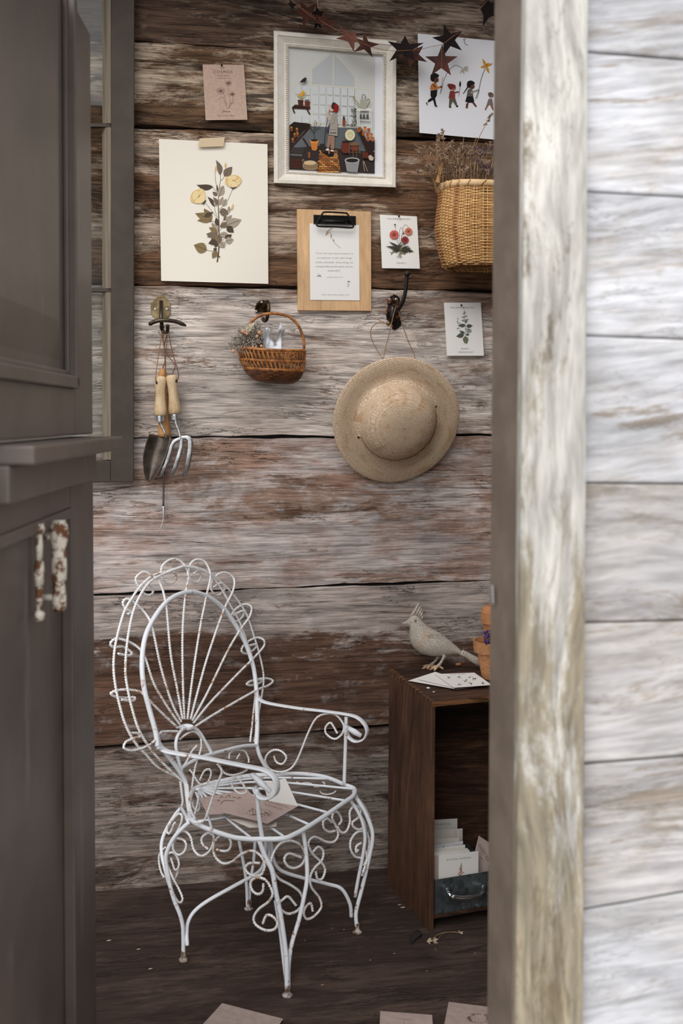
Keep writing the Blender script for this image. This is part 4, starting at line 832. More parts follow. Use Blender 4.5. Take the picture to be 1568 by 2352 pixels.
# fork
T = thing('hand_fork', wl(410, 1095, .04), 'three-pronged hand fork with a pale wooden handle and bright steel tines', 'tool', 'garden tools hanging on the brass hook')
HD = handle((394,861,402,951), hp, .048, ash, T)
m = MB(); m.ell(wl(404,875,.048+.011), (.004,0,0), (0,.004,0), (0,0,.005), 10, 6); m.build('cord_hole', hole, HD)
MB().tube([wl(402,950,.048), wl(402.4,954,.048), wl(403.5,964,.048)], [.0125,.0130,.0128], 12).build('ferrule', steel, T)
MB().tube(crom([wl(x, y, o) for x, y, o in ((403,962,.048),(405,975,.048),(411,990,.05),(414,1003,.052),(417,1012,.052))], 5), [.0036,.0038,.004,.0042,.0045], 10).build('neck', steel, T, smooth=True)
for P in ([(416,1006,.052,5),(428,1005,.055,6.5),(436,1012,.057,6.5),(437,1026,.058,6.5),(434,1050,.058,6),(429,1075,.052,5),(421,1095,.040,3)],
          [(416,1008,.052,5),(417,1018,.053,5),(414,1035,.054,5.5),(408,1055,.055,5),(400,1078,.05,4.5),(392,1094,.040,3)],
          [(416,1008,.052,5),(404,1012,.053,5),(395,1022,.054,5),(390,1040,.054,4.8),(383,1062,.052,4.5),(375,1080,.048,3.5),(369,1094,.040,2.5)]):
    C_ = crom([wl(p[0], p[1], p[2]+.012*(1 if False else 1)) for p in P], 5); rr = [p[3]/2400*3.05 for p in P]; rr = [rr[min(i//5, len(rr)-1)] for i in range(len(C_))]
    MB().tube(C_, rr, 10, flat=(1,.42), up=(0,-1,0)).build('tine', steel, T, smooth=True)
MB().tube(crom([wl(x, y, o) for x, y, o in ((387,762,.036),(392,790,.044),(399,820,.054),(408,850,.060),(410,866,.058),(404,876,.056),(396,862,.045),(402,840,.05),(393,826,.045),(382,812,.04),(383,785,.038),(384,762,.034))], 5), .0013, 6).build('cord', lea, T, smooth=True)

# ================================================================ straw hat
straw = NT('coiled_straw'); x, y, zz = straw.sep(straw.co())
rr = straw.ma('SQRT', straw.ma('ADD', straw.ma('MULTIPLY', x, x), straw.ma('MULTIPLY', y, y)))
s_ = straw.ma('ADD', rr, straw.ma('MULTIPLY', zz, 1.0)); an = straw.ma('ARCTAN2', y, x)
s_ = straw.ma('ADD', s_, straw.ma('MULTIPLY', straw.noise(straw.co(), 22, 4, .6), .007)); co_ = straw.ma('SINE', straw.ma('MULTIPLY', s_, 2*math.pi/.0030))
fib = straw.noise(straw.comb(straw.ma('MULTIPLY', s_, 420), straw.ma('MULTIPLY', an, 34), 0), 1, 3, .6); big = straw.noise(straw.comb(straw.ma('MULTIPLY', s_, 60), straw.ma('MULTIPLY', an, 2.4), 3), 1, 4, .6)
c1 = straw.mix(straw.mr(fib, .35, .65), sr(188,158,130), sr(232,210,184)); c1 = straw.mix(straw.mr(big, .52, .66, 0, .8), c1, sr(190,154,118))
c1 = straw.mix(1, c1, straw.mr(co_, -1, -.3, .80, 1.0), 'MULTIPLY'); straw.bump(straw.ma('ADD', straw.ma('MULTIPLY', co_, .35), fib), .7, .0016); straw = straw.fin(c1, .75, 0, .25)
ax = V((.03, -1, -.27)).normalized(); hc = wl(910, 966, .062)
T = thing('straw_hat', hc, 'round coiled straw sun hat with a wide brim, hanging from the black hook', 'hat')
q_ = ax.to_track_quat('Z', 'Y'); T.rotation_mode = 'QUATERNION'; T.rotation_quaternion = q_
R0 = 149/2400*3.16; m = MB(); nn = 72
pf = [(.002,.094),(.012,.0935),(.03,.0925),(.052,.089),(.074,.081),(.091,.069),(.103,.053),(.111,.036),(.117,.021),(.123,.012),(.130,.008),(.14,.006),(.16,.009),(.178,.010),(R0-.004,.006),(R0,.004),(R0,.002),(R0-.004,.003),(.178,.007),(.14,.003),(.124,.005),(.113,.018),(.105,.040),(.090,.062),(.06,.082),(.03,.0885),(.002,.091)]
vs = []
for r, h in pf:
    for k in range(nn):
        t = 2*math.pi*k/nn; wv2 = (.004*math.sin(2*t+.8)+.002*math.sin(3*t+1.4))*(max(0, r-.11)/.09); rx = r*(1+(.0 if r < .12 else .003*math.sin(3*t+.4)))
        vs.append(V((rx*math.cos(t), rx*math.sin(t)*(1.0 if r > .11 else 1.0), h+wv2)))
m.add(vs, [(i*nn+k, i*nn+(k+1)%nn, (i+1)*nn+(k+1)%nn, (i+1)*nn+k) for i in range(len(pf)-1) for k in range(nn)])
HAT = m.build('hat_body', straw, T, smooth=True, local=True)
Mi = (Matrix.Translation(hc) @ q_.to_matrix().to_4x4()).inverted()
def hat_build(m, name, mat):
    m.v = [Mi @ v for v in m.v]; return m.build(name, mat, T, smooth=True, local=True)
MW = Mi.inverted()
def hloc(r, t, h): return MW @ V((r*math.cos(t), r*math.sin(t), h))
def hat_angle(px, py):
    p = Mi @ onplane(px, py, MW @ V((0,0,.02)), ax); return math.atan2(p.y, p.x), math.hypot(p.x, p.y)
t0, r0 = hat_angle(830, 1004); t1, r1 = hat_angle(996, 938); 
if t1 < t0: t1 += 2*math.pi
tm = hat_angle(930, 1070)[0]
while tm < t0: tm += 2*math.pi
if tm > t1: t0, t1 = t1-2*math.pi, t0; 
cp_ = [hloc(.1195+.0008*math.sin(9*i), t0+(t1-t0)*i/30, .0185) for i in range(31)]
hat_build(MB().tube([hloc(.126, t0, .006)]+cp_+[hloc(.126, t1, .006)], .0016, 6), 'chin_cord', cordm)
hm = MB()
for t in (t0, t1): hm.ell(hloc(.126, t, .0105), (.004,0,0), (0,.002,0), (0,0,.004), 10, 6)
tag(hat_build(hm, 'eyelet_pair', hole), kind='stuff')
cm_ = MB()
cm_.tube(crom([wl(x, y, o) for x, y, o in ((880,824,.075),(885,800,.065),(895,760,.055),(903,725,.046),(910,703,.040),(916,716,.034),(925,750,.03),(940,790,.03),(952,818,.04),(950,830,.06))], 5), .0013, 6)
cm_.tube(crom([wl(x, y, o) for x, y, o in ((858,730,.010),(868,734,.02),(884,742,.036),(893,742,.050),(896,746,.05))], 5), .0013, 6)
cm_.tube(crom([wl(x, y, o) for x, y, o in ((886,743,.046),(866,742,.03),(852,756,.016),(852,775,.012),(861,795,.014),(871,813,.03),(879,823,.05))], 5), .0012, 6)
hat_build(cm_, 'hanging_cord', cordm)

# ================================================================ pack basket on the wall
wick = NT('golden_wicker'); c_ = wick.co(); k_ = wick.noise(wick.vm('MULTIPLY', c_, (40, 40, 160)), 1, 4, .6)
wick = wick.fin(wick.mix(wick.mr(k_, .35, .65), sr(196,148,92), sr(226,186,128)), .5, 0, .4)
wick2 = simple('red_brown_splint', sr(150,92,58), .5); rimm = simple('pale_rim_splint', sr(222,190,146), .55, 0, sr(206,170,122), 25, .1); bind = simple('binding_cane', sr(196,154,104), .55)
bc = wl(1092, 620, 0); T = thing('wall_basket', bc, 'tall golden woven wicker basket hung on the wall full of dried lavender', 'basket')
zt_, zb_ = wl(1090, 436, .09).z, wl(1090, 618, .09).z; Hb = zt_-zb_
def half(v):   # half width, v 0 bottom .. 1 top (in px at this depth)
    pr = [(0,86),(.03,95),(.1,99),(.3,108),(.5,113),(.7,110),(.85,106),(1,105)]
    for (a, x), (b, y) in zip(pr, pr[1:]):
        if v <= b: return (x+(y-x)*(v-a)/(b-a))/2400*3.15
    return pr[-1][1]/2400*3.15
yc = -.098
def bpt(t, v, dr=0):
    hw = half(v)+dr; hd = hw*.63; c, s = math.cos(t), math.sin(t); e = .62
    return V((bc.x+hw*math.copysign(abs(c)**e, c), yc+hd*math.copysign(abs(s)**e, s), zb_+Hb*v))
NS = 36; rows = 54; m = MB()
for i in range(rows):
    v = .012+.965*i/(rows-1); n = 240; rr_ = .0018*rnd(.85, 1.15); ph = 0 if i % 2 else math.pi
    if i in (5, 6, 7, 24, 25, 26): pass
    P = [bpt(2*math.pi*k/n, min(1, max(0, v+rnd(-.0008,.0008)+.003*math.sin(7*2*math.pi*k/n+i))), .0030*math.sin(NS/2*2*math.pi*k/n+ph)) for k in range(n)]
    m.tube(P, rr_, 5, closed=True)
tag(m.build('weavers', wick, T, smooth=True), kind='stuff')
m = MB(); m2 = MB()
for k in range(NS):
    t = 2*math.pi*(k+.5)/NS
    for d in (-.0035, .0035):
        P = [bpt(t+d/.12, j/20, 0) for j in range(21)]; (m2 if k % 5 == 2 else m).tube(P, .0022, 5)
    if k % 5 == 2:
        P = [bpt(t, j/20, .003) for j in range(21)]; m2.tube(P, .0022, 5)
tag(m.build('stakes', wick, T, smooth=True), kind='stuff'); tag(m2.build('dark_stakes', wick2, T, smooth=True), kind='stuff')
m = MB(); m.tube([bpt(2*math.pi*k/90, 1, .0015) for k in range(90)], .0098, 10, closed=True, flat=(.62,1.05), up=(0,0,1)); RIM = m.build('rim', rimm, T, smooth=True)
m = MB()
for k in range(22):
    t = 2*math.pi*k/22; a_, b_ = bpt(t, 1, .0015), bpt(t+.07, 1, .0015); u_ = (a_-V((bc.x, yc, a_.z))).normalized()
    P = [a_+V((0,0,-.0108)), a_+u_*.0075+V((0,0,-.006)), a_.lerp(b_, .5)+u_*.0082, b_+u_*.0072+V((0,0,.006)), b_+V((0,0,.0112)), b_-u_*.0075]
    m.tube(P, .0012, 5, flat=(2.2,.6))
tag(m.build('rim_binding', bind, RIM, smooth=True), kind='stuff')
m = MB(); m.grid(lambda u, v: bpt(2*math.pi*u, .07, -half(.07)*v*.98), 40, 6); m.build('base', wick2, T)
# ---- dried lavender in it
stm = simple('dry_stem', sr(168,138,104), .85, 0, sr(132,104,80), 40); flm = simple('dry_floret', sr(170,146,122), .9, 0, sr(116,92,78), 120); lavm = simple('dry_lavender', sr(84,70,92), .9, 0, sr(116,96,92), 140)
def florets(m, c, d, n, spread, size):
    for _ in range(n):
        o = V((rnd(-1,1), rnd(-1,1), rnd(-1,1))); o = o.normalized()*spread*rnd(.2, 1); ax_ = (V(d)+o.normalized()*.9).normalized(); u = ax_.orthogonal().normalized(); w_ = ax_.cross(u); k = size*rnd(.6, 1.25)
        m.octa(V(c)+o, ax_*k*1.7, u*k*.6, w_*k*.6)
T = thing('dried_lavender', V((bc.x, yc, zt_)), 'loose bunch of dried lavender and grass stems standing in the tall wall basket', 'dried flowers')
ms, mf, ml = MB(), MB(), MB()
mains = [((1020,425),(1004,360),(1006,310),1), ((1026,425),(1022,370),(1016,300),1), ((1070,425),(1090,340),(1128,262),1), ((1064,425),(1062,350),(1065,315),0), ((1090,425),(1080,370),(1094,315),0), ((1110,425),(1100,390),(1106,350),0), ((1110,425),(1118,395),(1132,360),0),
         ((1000,425),(985,365),(950,330),0), ((1010,425),(990,380),(958,345),1), ((1045,425),(1040,380),(1037,325),1), ((1006,425),(985,400),(960,392),1), ((1080,425),(1068,380),(1060,340),1)]
for a_, b_, c_, f in mains:
    P = crom([wl(a_[0], a_[1]+12, .09), wl(*b_, .10), wl(*c_, .095+rnd(-.03,.03))], 5); ms.tube(P, [.0013]*4+[.001]*20, 5)
    if f:
        for k in range(5): florets(mf, P[-1].lerp(P[-3], k/4.5), (P[-1]-P[-2]), 7, .006, .0038)
for i in range(120):
    x0 = rnd(1000, 1185); lean = rnd(-1, 1)*.5+(x0-1085)/150; h = rnd(25, 98); top = (x0+lean*h*.8, 425-h)
    if x0 < 1020 and lean < 0: top = (max(top[0], 962), top[1])
    o0 = rnd(.05, .15); P = crom([wl(x0, 432, o0), wl(x0+lean*h*.25, 425-h*.55, o0+.01), wl(*top, o0+rnd(-.02,.03))], 4); ms.tube(P, .0008, 4)
    d = P[-1]-P[-2]; tgt = ml if (x0 > 1085 and random.random() < .75) else mf
    for k in range(random.choice((2, 3, 4))): florets(tgt, P[-1].lerp(P[-4], k/5), d, 6, .007, .0034)
    if random.random() < .6:
        q = P[5]; e = q+V((rnd(-.04,.04), rnd(-.02,.02), rnd(.015,.05))); ms.tube([q, e], .0006, 4); florets(tgt, e, e-q, 7, .008, .0032)
tag(ms.build('stems', stm, T), kind='stuff'); tag(mf.build('dry_flowers', flm, T), kind='stuff'); tag(ml.build('lavender_flowers', lavm, T), kind='stuff')
MB().sheet(lambda u, v: wl(*bil([(1012,366),(1020,364),(1008,420),(1000,418)], u, v), .10+.02*v), 2, 6, .0006).build('dry_leaf', simple('dry_yellow_leaf', sr(176,130,72), .7), T)

# ================================================================ small wicker basket
wk = simple('brown_glazed_wicker', sr(196,130,66), .38, 0, sr(134,80,38), 60, .1, .5); wkd = simple('dark_glazed_wicker', sr(120,70,36), .4, 0, sr(84,48,26), 60, .1, .5)
z = zm(500, 670, 7.467); B0 = wl(618, 880, .05)
T = thing('wicker_basket', B0, 'small brown wicker basket with a hoop handle hanging on the bronze hook', 'basket')
pe = z([(335,1010),(1500,1010)]); xl, xr_ = wl(pe[0][0], 806, .07).x, wl(pe[1][0], 806, .07).x
cxb, hwb = (xl+xr_)/2, (xr_-xl)/2; ycb = -.066
zr2, zbb = wl(618, 804, .11).z, wl(618, 880, .05).z
def sb(t, v, dr=0):   # v 0 rim .. 1 bottom
    k = math.cos(v*math.pi/2)**.24 if v < 1 else 0; k = max(k, .12) if v < 1 else .0
    hx = hwb*k+dr; hy = .060*k+dr; lift = .012*(math.cos(t) if True else 0)*0
    sag = (.006*math.cos(t)**2)*(1-v); droop = -.010*v*(math.cos(t)-.3)*(-1)
    return V((cxb+hx*math.cos(t)+.012*v, ycb+hy*math.sin(t), zr2-(zr2-zbb)*v+sag-.003*math.cos(t)))
m = MB()
for v, r in ((0,.0032),(.02,.0030),(.33,.0019),(.36,.0019),(.60,.0022),(.63,.002)):
    m.tube([sb(2*math.pi*k/72, v, .0012) for k in range(72)], r, 7, closed=True)
tag(m.build('hoops', wk, T, smooth=True), kind='stuff')
NSb = 46; st_me = None
for row, (v0, v1) in enumerate(((0, .34), (.35, .62))):
    for k in range(NSb):
        t = 2*math.pi*k/NSb
        if .12 < (t % (2*math.pi))/(2*math.pi) < .38: pass
        m = MB(); P = [sb(t+(.05 if row else .0)+.045*(j/4), v0+(v1-v0)*j/4, .0012*math.sin(j*1.5)) for j in range(5)]
        m.tube(P, [.0019,.0024,.0026,.0022,.0017], 6, flat=(1.25,.55), up=(math.cos(t), math.sin(t), 0)); m.build('splint', wk, T, smooth=True)
m = MB()
for k in range(60):
    t = 2*math.pi*k/60; P = [sb(t+.5*(j/8), .63+.36*j/8, .001*math.sin(j*2+k)) for j in range(9)]; m.tube(P, .0025, 5)
for j in range(6): m.tube([sb(2*math.pi*k/60, .66+.055*j, .0018*math.sin(15*2*math.pi*k/60+j*math.pi)) for k in range(60)], .0016, 5, closed=True)
tag(m.build('base_weave', wkd, T, smooth=True), kind='stuff')
hpth = [(545,560),(575,520),(650,450),(780,393),(900,375),(1050,380),(1200,418),(1320,505),(1400,620),(1455,760),(1478,880),(1475,980),(1450,1080)]
P = crom([wl(*z([p])[0], .066) for p in [(330,1010),(420,800)]+hpth], 6)
m = MB(); m.tube(P, .0040, 10); m.build('handle', wk, T, smooth=True)
m = MB(); Pr = resample(P, .0046)
for i in range(len(Pr)-1):
    a_, b_ = Pr[i], Pr[i+1]; t = (b_-a_).normalized(); m.tube([a_-t*.0004, a_+t*.0004+t*.001], .00475, 9)
tag(m.build('handle_wrap', wk, T, smooth=True), kind='stuff')
m = MB()
for k in range(9):
    u = k/8; e = z([(1230+270*u, 1110+170*math.sin(u*3.1))])[0]; m.tube(crom([wl(*z([(1478,890)])[0], .066), wl(*z([(1470-20*(1-u),1000)])[0], .075), wl(*e, .098-.02*u)], 5), [.0022]*3+[.0026]*10, 6)
m.build('handle_foot', wkd, T, smooth=True)
T = thing('white_ribbon', wl(625, 800, .07), 'folded sheer white ribbon standing up in the small wicker basket', 'ribbon')
rb = simple('sheer_white_ribbon', sr(226,228,236), .6, 0); 
rib = NT('sheer_ribbon'); rib.b.inputs['Transmission Weight'].default_value = .0; rib = rib.fin(sr(228,230,238), .6, 0, .3)
def ribbon(pts, name='ribbon_loop', tw=0):
    P = crom([V((a_[0]+b_[0]/1e9, a_[1], 0)) for a_, b_ in pts], 5); Q_ = crom([V((b_[0], b_[1], 0)) for a_, b_ in pts], 5); n = len(P)-1
    def fn(u, v):
        k = min(int(round(v*n)), n); a_, b_ = P[k], Q_[k]; x = a_.x+(b_.x-a_.x)*u; y = a_.y+(b_.y-a_.y)*u; X, Y = z([(x, y)])[0]
        return wl(X, Y, .075+tw*math.sin(v*6+u*2)+.004*math.sin(u*9+v*4))
    MB().sheet(fn, 4, n, .0004).build(name, rib, T, smooth=True)
ribbon([((815,620),(860,612)), ((825,650),(905,665)), ((815,730),(895,740)), ((765,830),(885,800)), ((790,900),(880,880)), ((800,1010),(880,1000))], tw=.006)
ribbon([((800,1010),(960,1010)), ((850,900),(965,900)), ((890,830),(940,830)), ((915,795),(925,795))], tw=.004)
ribbon([((1055,600),(1075,528)), ((1045,640),(1145,650)), ((1025,720),(1130,700)), ((1010,800),(1090,790)), ((1000,880),(1085,880)), ((990,1010),(1088,1000))], tw=.008)
ribbon([((880,1010),(1040,1010)), ((900,960),(1020,930)), ((950,920),(1000,880))], tw=.003)
T = thing('dried_posy', wl(560, 800, .07), 'dried flower posy of tiny white sprays and peach buds leaning out of the small basket', 'dried flowers')
ms, mw, mo, mp_ = MB(), MB(), MB(), MB()
spr = simple('dry_white_spray', sr(206,200,192), .9, 0, sr(140,126,114), 160); oli = simple('dry_olive_stem', sr(132,116,84), .85); pea = simple('peach_bud', sr(206,160,128), .8); crm = simple('cream_bloom', sr(232,226,206), .85)
base_ = wl(*z([(780,985)])[0], .07)
for i in range(190):
    t = rnd(math.radians(178), math.radians(262)); L = rnd(.3, 1.0); X = 780+L*640*math.cos(t)*(.95); Y = 985+L*500*math.sin(t)*(1 if t > 3.5 else 1)
    if X > 760: X = rnd(600, 760)
    Y = max(Y, 500+max(0, (X-400))*.12); e = wl(*z([(X, Y)])[0], .07+rnd(-.035,.035)); mid = base_.lerp(e, .55)+V((rnd(-.006,.006), rnd(-.008,.008), rnd(-.004,.008)))
    P = crom([base_+V((rnd(-.03,.0), rnd(-.01,.01), 0)), mid, e], 3); ms.tube(P, .0006, 4)
    for k in range(3): florets(mw, P[-1].lerp(P[-3], k/3)+V((rnd(-.004,.004),0,rnd(-.004,.004))), P[-1]-P[-2], 8, .008, .0019)
for X, Y, r in ((425,680,.0054),(455,700,.004),(500,715,.0056),(712,700,.0054),(672,765,.0048),(262,1020,.0054),(600,950,.0042),(745,935,.0046),(655,950,.0036),(730,720,.0036)):
    c = wl(*z([(X, Y)])[0], .104); mo.ell(c, (r*.9,0,0), (0,r*.9,0), (0,0,r*1.1), 8, 6)
    for k in range(6): t = k*1.05; mo.ell(c+V((math.cos(t)*r*.5, -r*.4, math.sin(t)*r*.5)), (r*.4,0,0), (0,r*.4,0), (0,0,r*.5), 6, 4)
for X, Y in ((520,600),(560,570),(590,600),(540,640),(575,650),(500,640),(555,615),(600,570)): florets(mp_, wl(*z([(X, Y)])[0], .108), (0,-1,0), 14, .008, .0030)
ms.tube([base_, wl(*z([(420,760)])[0], .10)], .0008, 4)
tag(ms.build('stems', oli, T), kind='stuff'); tag(mw.build('white_sprays', spr, T), kind='stuff'); tag(mo.build('buds', pea, T, smooth=True), kind='stuff'); tag(mp_.build('cream_blooms', crm, T), kind='stuff')

# ================================================================ star garland
foil = simple('dark_copper_foil', sr(98,54,42), .5, .45, sr(58,32,26), 8, .1, .4); foilb = simple('near_black_foil', sr(26,17,16), .7, 0, spec=.15)
T = thing('star_garland', wl(860, 120, .06), 'thread of dark copper paper stars draped across the white frame', 'garland')
z = zm(640, 0, 3.136)
def star(pts, off, mat, tilt=0, k=.40):
    pts = z(pts); cx = sum(p[0] for p in pts)/5; cy = sum(p[1] for p in pts)/5; ring = []
    for i in range(5):
        a_, b_ = pts[i], pts[(i+1)%5]; ring.append(a_); mx, my = (a_[0]+b_[0])/2, (a_[1]+b_[1])/2
        ring.append((cx+(mx-cx)*k*1.2, cy+(my-cy)*k*1.2))
    P = [wl(x, y, off+tilt*(x-cx)*.0012) for x, y in ring]; c = wl(cx, cy, off+.0008); n = V((0, .0009, 0)); m = MB()
    m.add([c]+P+[c+n]+[p+n for p in P], [(0, i+1, (i+1)%10+1) for i in range(10)]+[(11, 12+(i+1)%10, 12+i) for i in range(10)]+[(i+1, 12+i, 12+(i+1)%10, (i+1)%10+1) for i in range(10)])
    m.build('star', mat, T)
star([(150,0),(275,20),(290,160),(175,207),(105,85)], .07, foil, 1)
star([(272,25),(322,80),(305,205),(258,218),(240,85)], .060, foilb, -1, .5)
star([(325,72),(437,172),(385,248),(258,165),(255,100)], .085, foil, -1)
star([(434,190),(562,222),(628,300),(543,376),(410,278)], .075, foil, .6, .36)
star([(612,222),(724,318),(676,412),(538,374),(560,285)], .090, foil, -.6)
star([(910,256),(1046,308),(985,440),(795,442),(784,296)], .085, foilb, .5)
star([(1068,446),(941,497),(848,400),(930,300),(1040,330)], .070, foil, -.5)
star([(1188,171),(1319,223),(1318,363),(1186,402),(1104,270)], .080, foilb, .5)
star([(1178,317),(1288,406),(1241,543),(1099,541),(1054,407)], .105, foil, -.3)
star([(75,-10),(140,30),(110,75),(85,72),(60,20)], .06, foilb, 0)
star([(1490,-20),(1580,20),(1555,110),(1470,190),(1450,60)], .08, foilb, 0, .6)
th = simple('copper_thread', sr(176,120,96), .4, .5)
MB().tube(crom([wl(*z([p])[0], .094) for p in ((60,-30),(150,50),(240,120),(380,195),(520,270),(660,335),(800,365),(905,365),(1010,358),(1100,335),(1180,318),(1250,262),(1310,225),(1420,100),(1520,-20))], 6), .0007, 5).build('thread', th, T)
MB().tube([wl(*z([(278,-20)])[0], .07), wl(*z([(280,60)])[0], .07)], .0007, 5).build('hanging_thread', th, T)
m = MB()
for a_, b_ in (((150,50),(380,195)),((500,262),(660,335)),((835,366),(1000,360)),((1190,310),(1300,232)),((1172,330),(1172,500))):
    for k in range(12): 
        t = k/12; p, q = [(a_[0]+(b_[0]-a_[0])*s, a_[1]+(b_[1]-a_[1])*s) for s in (t, t+.04)]; m.tube([wl(*z([p])[0], .112), wl(*z([q])[0], .112)], .0009, 4)
tag(m.build('stitches', th, T), kind='stuff')
# ================================================================ wrought iron chair
iw = NT('chipped_white_paint_iron'); c_ = iw.co(); k_ = iw.noise(c_, 55, 6, .7); k2 = iw.noise(c_, 7, 3, .5)
thr = iw.ma('ADD', k_, iw.ma('MULTIPLY', iw.ma('SUBTRACT', k2, .5), .35))
cc = iw.mix(iw.mr(thr, .62, .68), sr(236,240,247), sr(158,108,76)); iw.bump(k_, .35, .0015); iw = iw.fin(cc, .42, 0, .5)
ir = NT('rusty_white_twist'); c_ = ir.co(); k_ = ir.noise(c_, 70, 6, .7); k2 = ir.noise(c_, 6, 3, .5)
thr = ir.ma('ADD', k_, ir.ma('MULTIPLY', ir.ma('SUBTRACT', k2, .5), .5))
cc = ir.mix(ir.mr(thr, .56, .66), sr(242,242,243), sr(184,142,108)); ir = ir.fin(cc, .5, 0, .4)
rst = simple('rusted_foot', sr(96,66,48), .8, 0, sr(196,190,184), 60, .3)
SEAT = lambda x, y, o=0: pz(x, y, (1.4-.37)*F/(y-HZ)+o) if y > HZ+300 else pz(x, y, 3)
A0, B0_, C0, D0 = (421,2206,2.697), (660,2287,2.532), (820,2142,2.843), (571,2088,2.979)
_BK = plane3((440,1884,2.675), (615,1778,2.98), (435,1360,2.90))
def BACK(x, y, o=0):      # keep the back clear of the plank wall
    p = _BK(x, y, o)
    if p.y > -.014: p = CAM+(p-CAM)*((-.014-CAM.y)/(p.y-CAM.y))
    return p
NEAR = plane3((364,1705,2.66), (590,1790,2.55), (602,1926,2.556))
FAR = plane3((592,1605,3.03), (797,1640,2.93), (791,1803,2.932))
SIDE = plane3((440,1884,2.675), (600,1925,2.556), (421,2206,2.690))
FRONT = plane3((600,1925,2.556), (813,1819,2.878), (655,2275,2.535))
LEFTP = plane3((440,1884,2.675), (380,1950,2.74), (421,2206,2.70))
MID = lambda x, y, o=0: pz(x, y, 2.86+o)
CH = thing('garden_chair', fl(600, 2180), 'ornate white wrought iron garden armchair with a fan back, rusty at the feet', 'chair')
def P3(P, pts, o=0): return [P(p[0], p[1], (p[2] if len(p) > 2 else 0)+o) for p in pts]
def rod(name, pts, r, mat=None, n=10, sub=5, parent=None): return MB().tube(crom(pts, sub), r, n).build(name, mat or iw, parent or CH, smooth=True)
def twist(m, pts, r=.0029, sub=6, step=.0012):
    P = resample(crom(pts, sub), step); m.tube(P, r, 8, twist=72, lobe=.32); return m
def twisted(name, pts, r=.0029, **k): return twist(MB(), pts, r).build(name, ir, CH, smooth=True)
z1 = zm(230, 1260, 3.647); z2 = zm(340, 1640, 2.904); z3 = zm(340, 1900, 2.904); z4 = zm(550, 1900, 5.6); z5 = zm(680, 1620, 5.345); z6 = zm(360, 1820, 5.88); z7 = zm(400, 1640, 5.227)
# --- seat
rim = z2([(275,650),(290,705),(345,742),(420,775),(560,820),(650,832),(740,835),(900,830),(980,800),(1050,762),(1190,672),(1310,588),(1368,545),(1375,500),(1310,472),(1210,430),(1120,410),(980,398),(850,408),(700,408),(560,432),(400,465),(310,500),(280,560)])
MB().tube(crom(P3(SEAT, rim), 5, True), .0062, 12, closed=True).build('seat_rim', iw, CH, smooth=True)
knot = z2([(340,500)])[0]
for e, mid in (((980,400),(640,415)),((1210,432),(700,430)),((1372,500),(760,452)),((1310,577),(780,500)),((1190,655),(800,560)),((1068,735),(740,600)),((910,822),(640,640)),((680,822),(520,690)),((425,772),(390,640)),((860,408),(600,428)),((300,700),(330,600))):
    rod('seat_rod', P3(SEAT, [knot]+z2([mid, e])), .0034, n=8)
rod('seat_rod', P3(SEAT, z2([(330,715),(500,690),(640,640)])), .003, n=8)
m = MB(); m.ell(SEAT(*knot), RT*.014, UP*.005, FW*.011, 12, 8); m.build('seat_knot', iw, CH, smooth=True)
# --- back: smooth hoop, posts and bars
hoop = z1([(480,1660),(465,1540),(410,1340),(365,1150),(350,950),(375,750),(440,600),(540,462),(640,392),(740,365),(830,375),(930,420),(1040,510),(1140,650),(1220,800),(1280,980),(1305,1150),(1312,1300),(1315,1500),(1308,1650)])
rod('back_hoop', P3(BACK, hoop), .0066, n=12)
rod('post', P3(BACK, z1([(480,1660)])+z2([(100,240),(150,300),(215,390),(250,460),(262,560),(275,650)])), .0060)
rod('post', P3(BACK, z2([(725,210),(745,280),(790,365),(815,405)])), .0055)
rod('back_bar', P3(BACK, z2([(725,208),(650,212),(580,225),(430,265),(330,298),(230,355),(215,385)])), .0048)
rod('back_arch', P3(BACK, z2([(225,385),(205,320),(185,210),(205,130),(260,86),(330,108),(385,190),(428,268)])), .0046)
twisted('scroll', P3(BACK, z2([(210,170),(260,130),(310,118),(350,160),(352,230),(320,330),(305,400),(290,500)])), .0026)
twisted('scroll', P3(BACK, z2([(325,210),(290,250),(265,300),(235,350)])), .0026)
twisted('scroll', P3(BACK, z1([(650,1530),(540,1530),(495,1548),(460,1605),(380,1660),(270,1690),(200,1670),(215,1620),(290,1585),(340,1570),(310,1545),(250,1545)]), 0), .0028)
# outer twisted pair
BK2 = lambda x, y, o=0: BACK(x, y, .045+o)
twisted('outer_wire', P3(BK2, z1([(700,145),(560,190),(440,225),(340,310),(255,430),(200,530),(150,700),(120,850),(112,1000),(128,1150),(160,1300),(210,1470),(290,1620),(390,1730),(500,1840)]))+[BACK(*z2([(250,440)])[0], .02)], .0031)
twisted('outer_wire', P3(BK2, z1([(690,150),(590,188),(482,235),(400,295),(330,400),(275,530),(235,720),(215,900),(212,1050),(235,1200),(270,1350),(330,1530),(440,1700)]), -.02)+[BACK(*z1([(560,1830)])[0], .02), BACK(*z2([(255,470)])[0], .01)], .0031)
twisted('outer_wire', P3(BK2, z1([(700,145),(780,150),(870,180),(960,235),(1060,325),(1150,430),(1230,560),(1290,740),(1335,890),(1368,1060),(1358,1200),(1335,1330),(1312,1480),(1290,1620)]), .0), .0028)
twisted('outer_wire', P3(BK2, z1([(690,150),(800,165),(920,220),(1010,330),(1100,490),(1170,620),(1225,770),(1270,900),(1292,1050),(1300,1200),(1280,1400),(1255,1620)]), -.02), .0028)
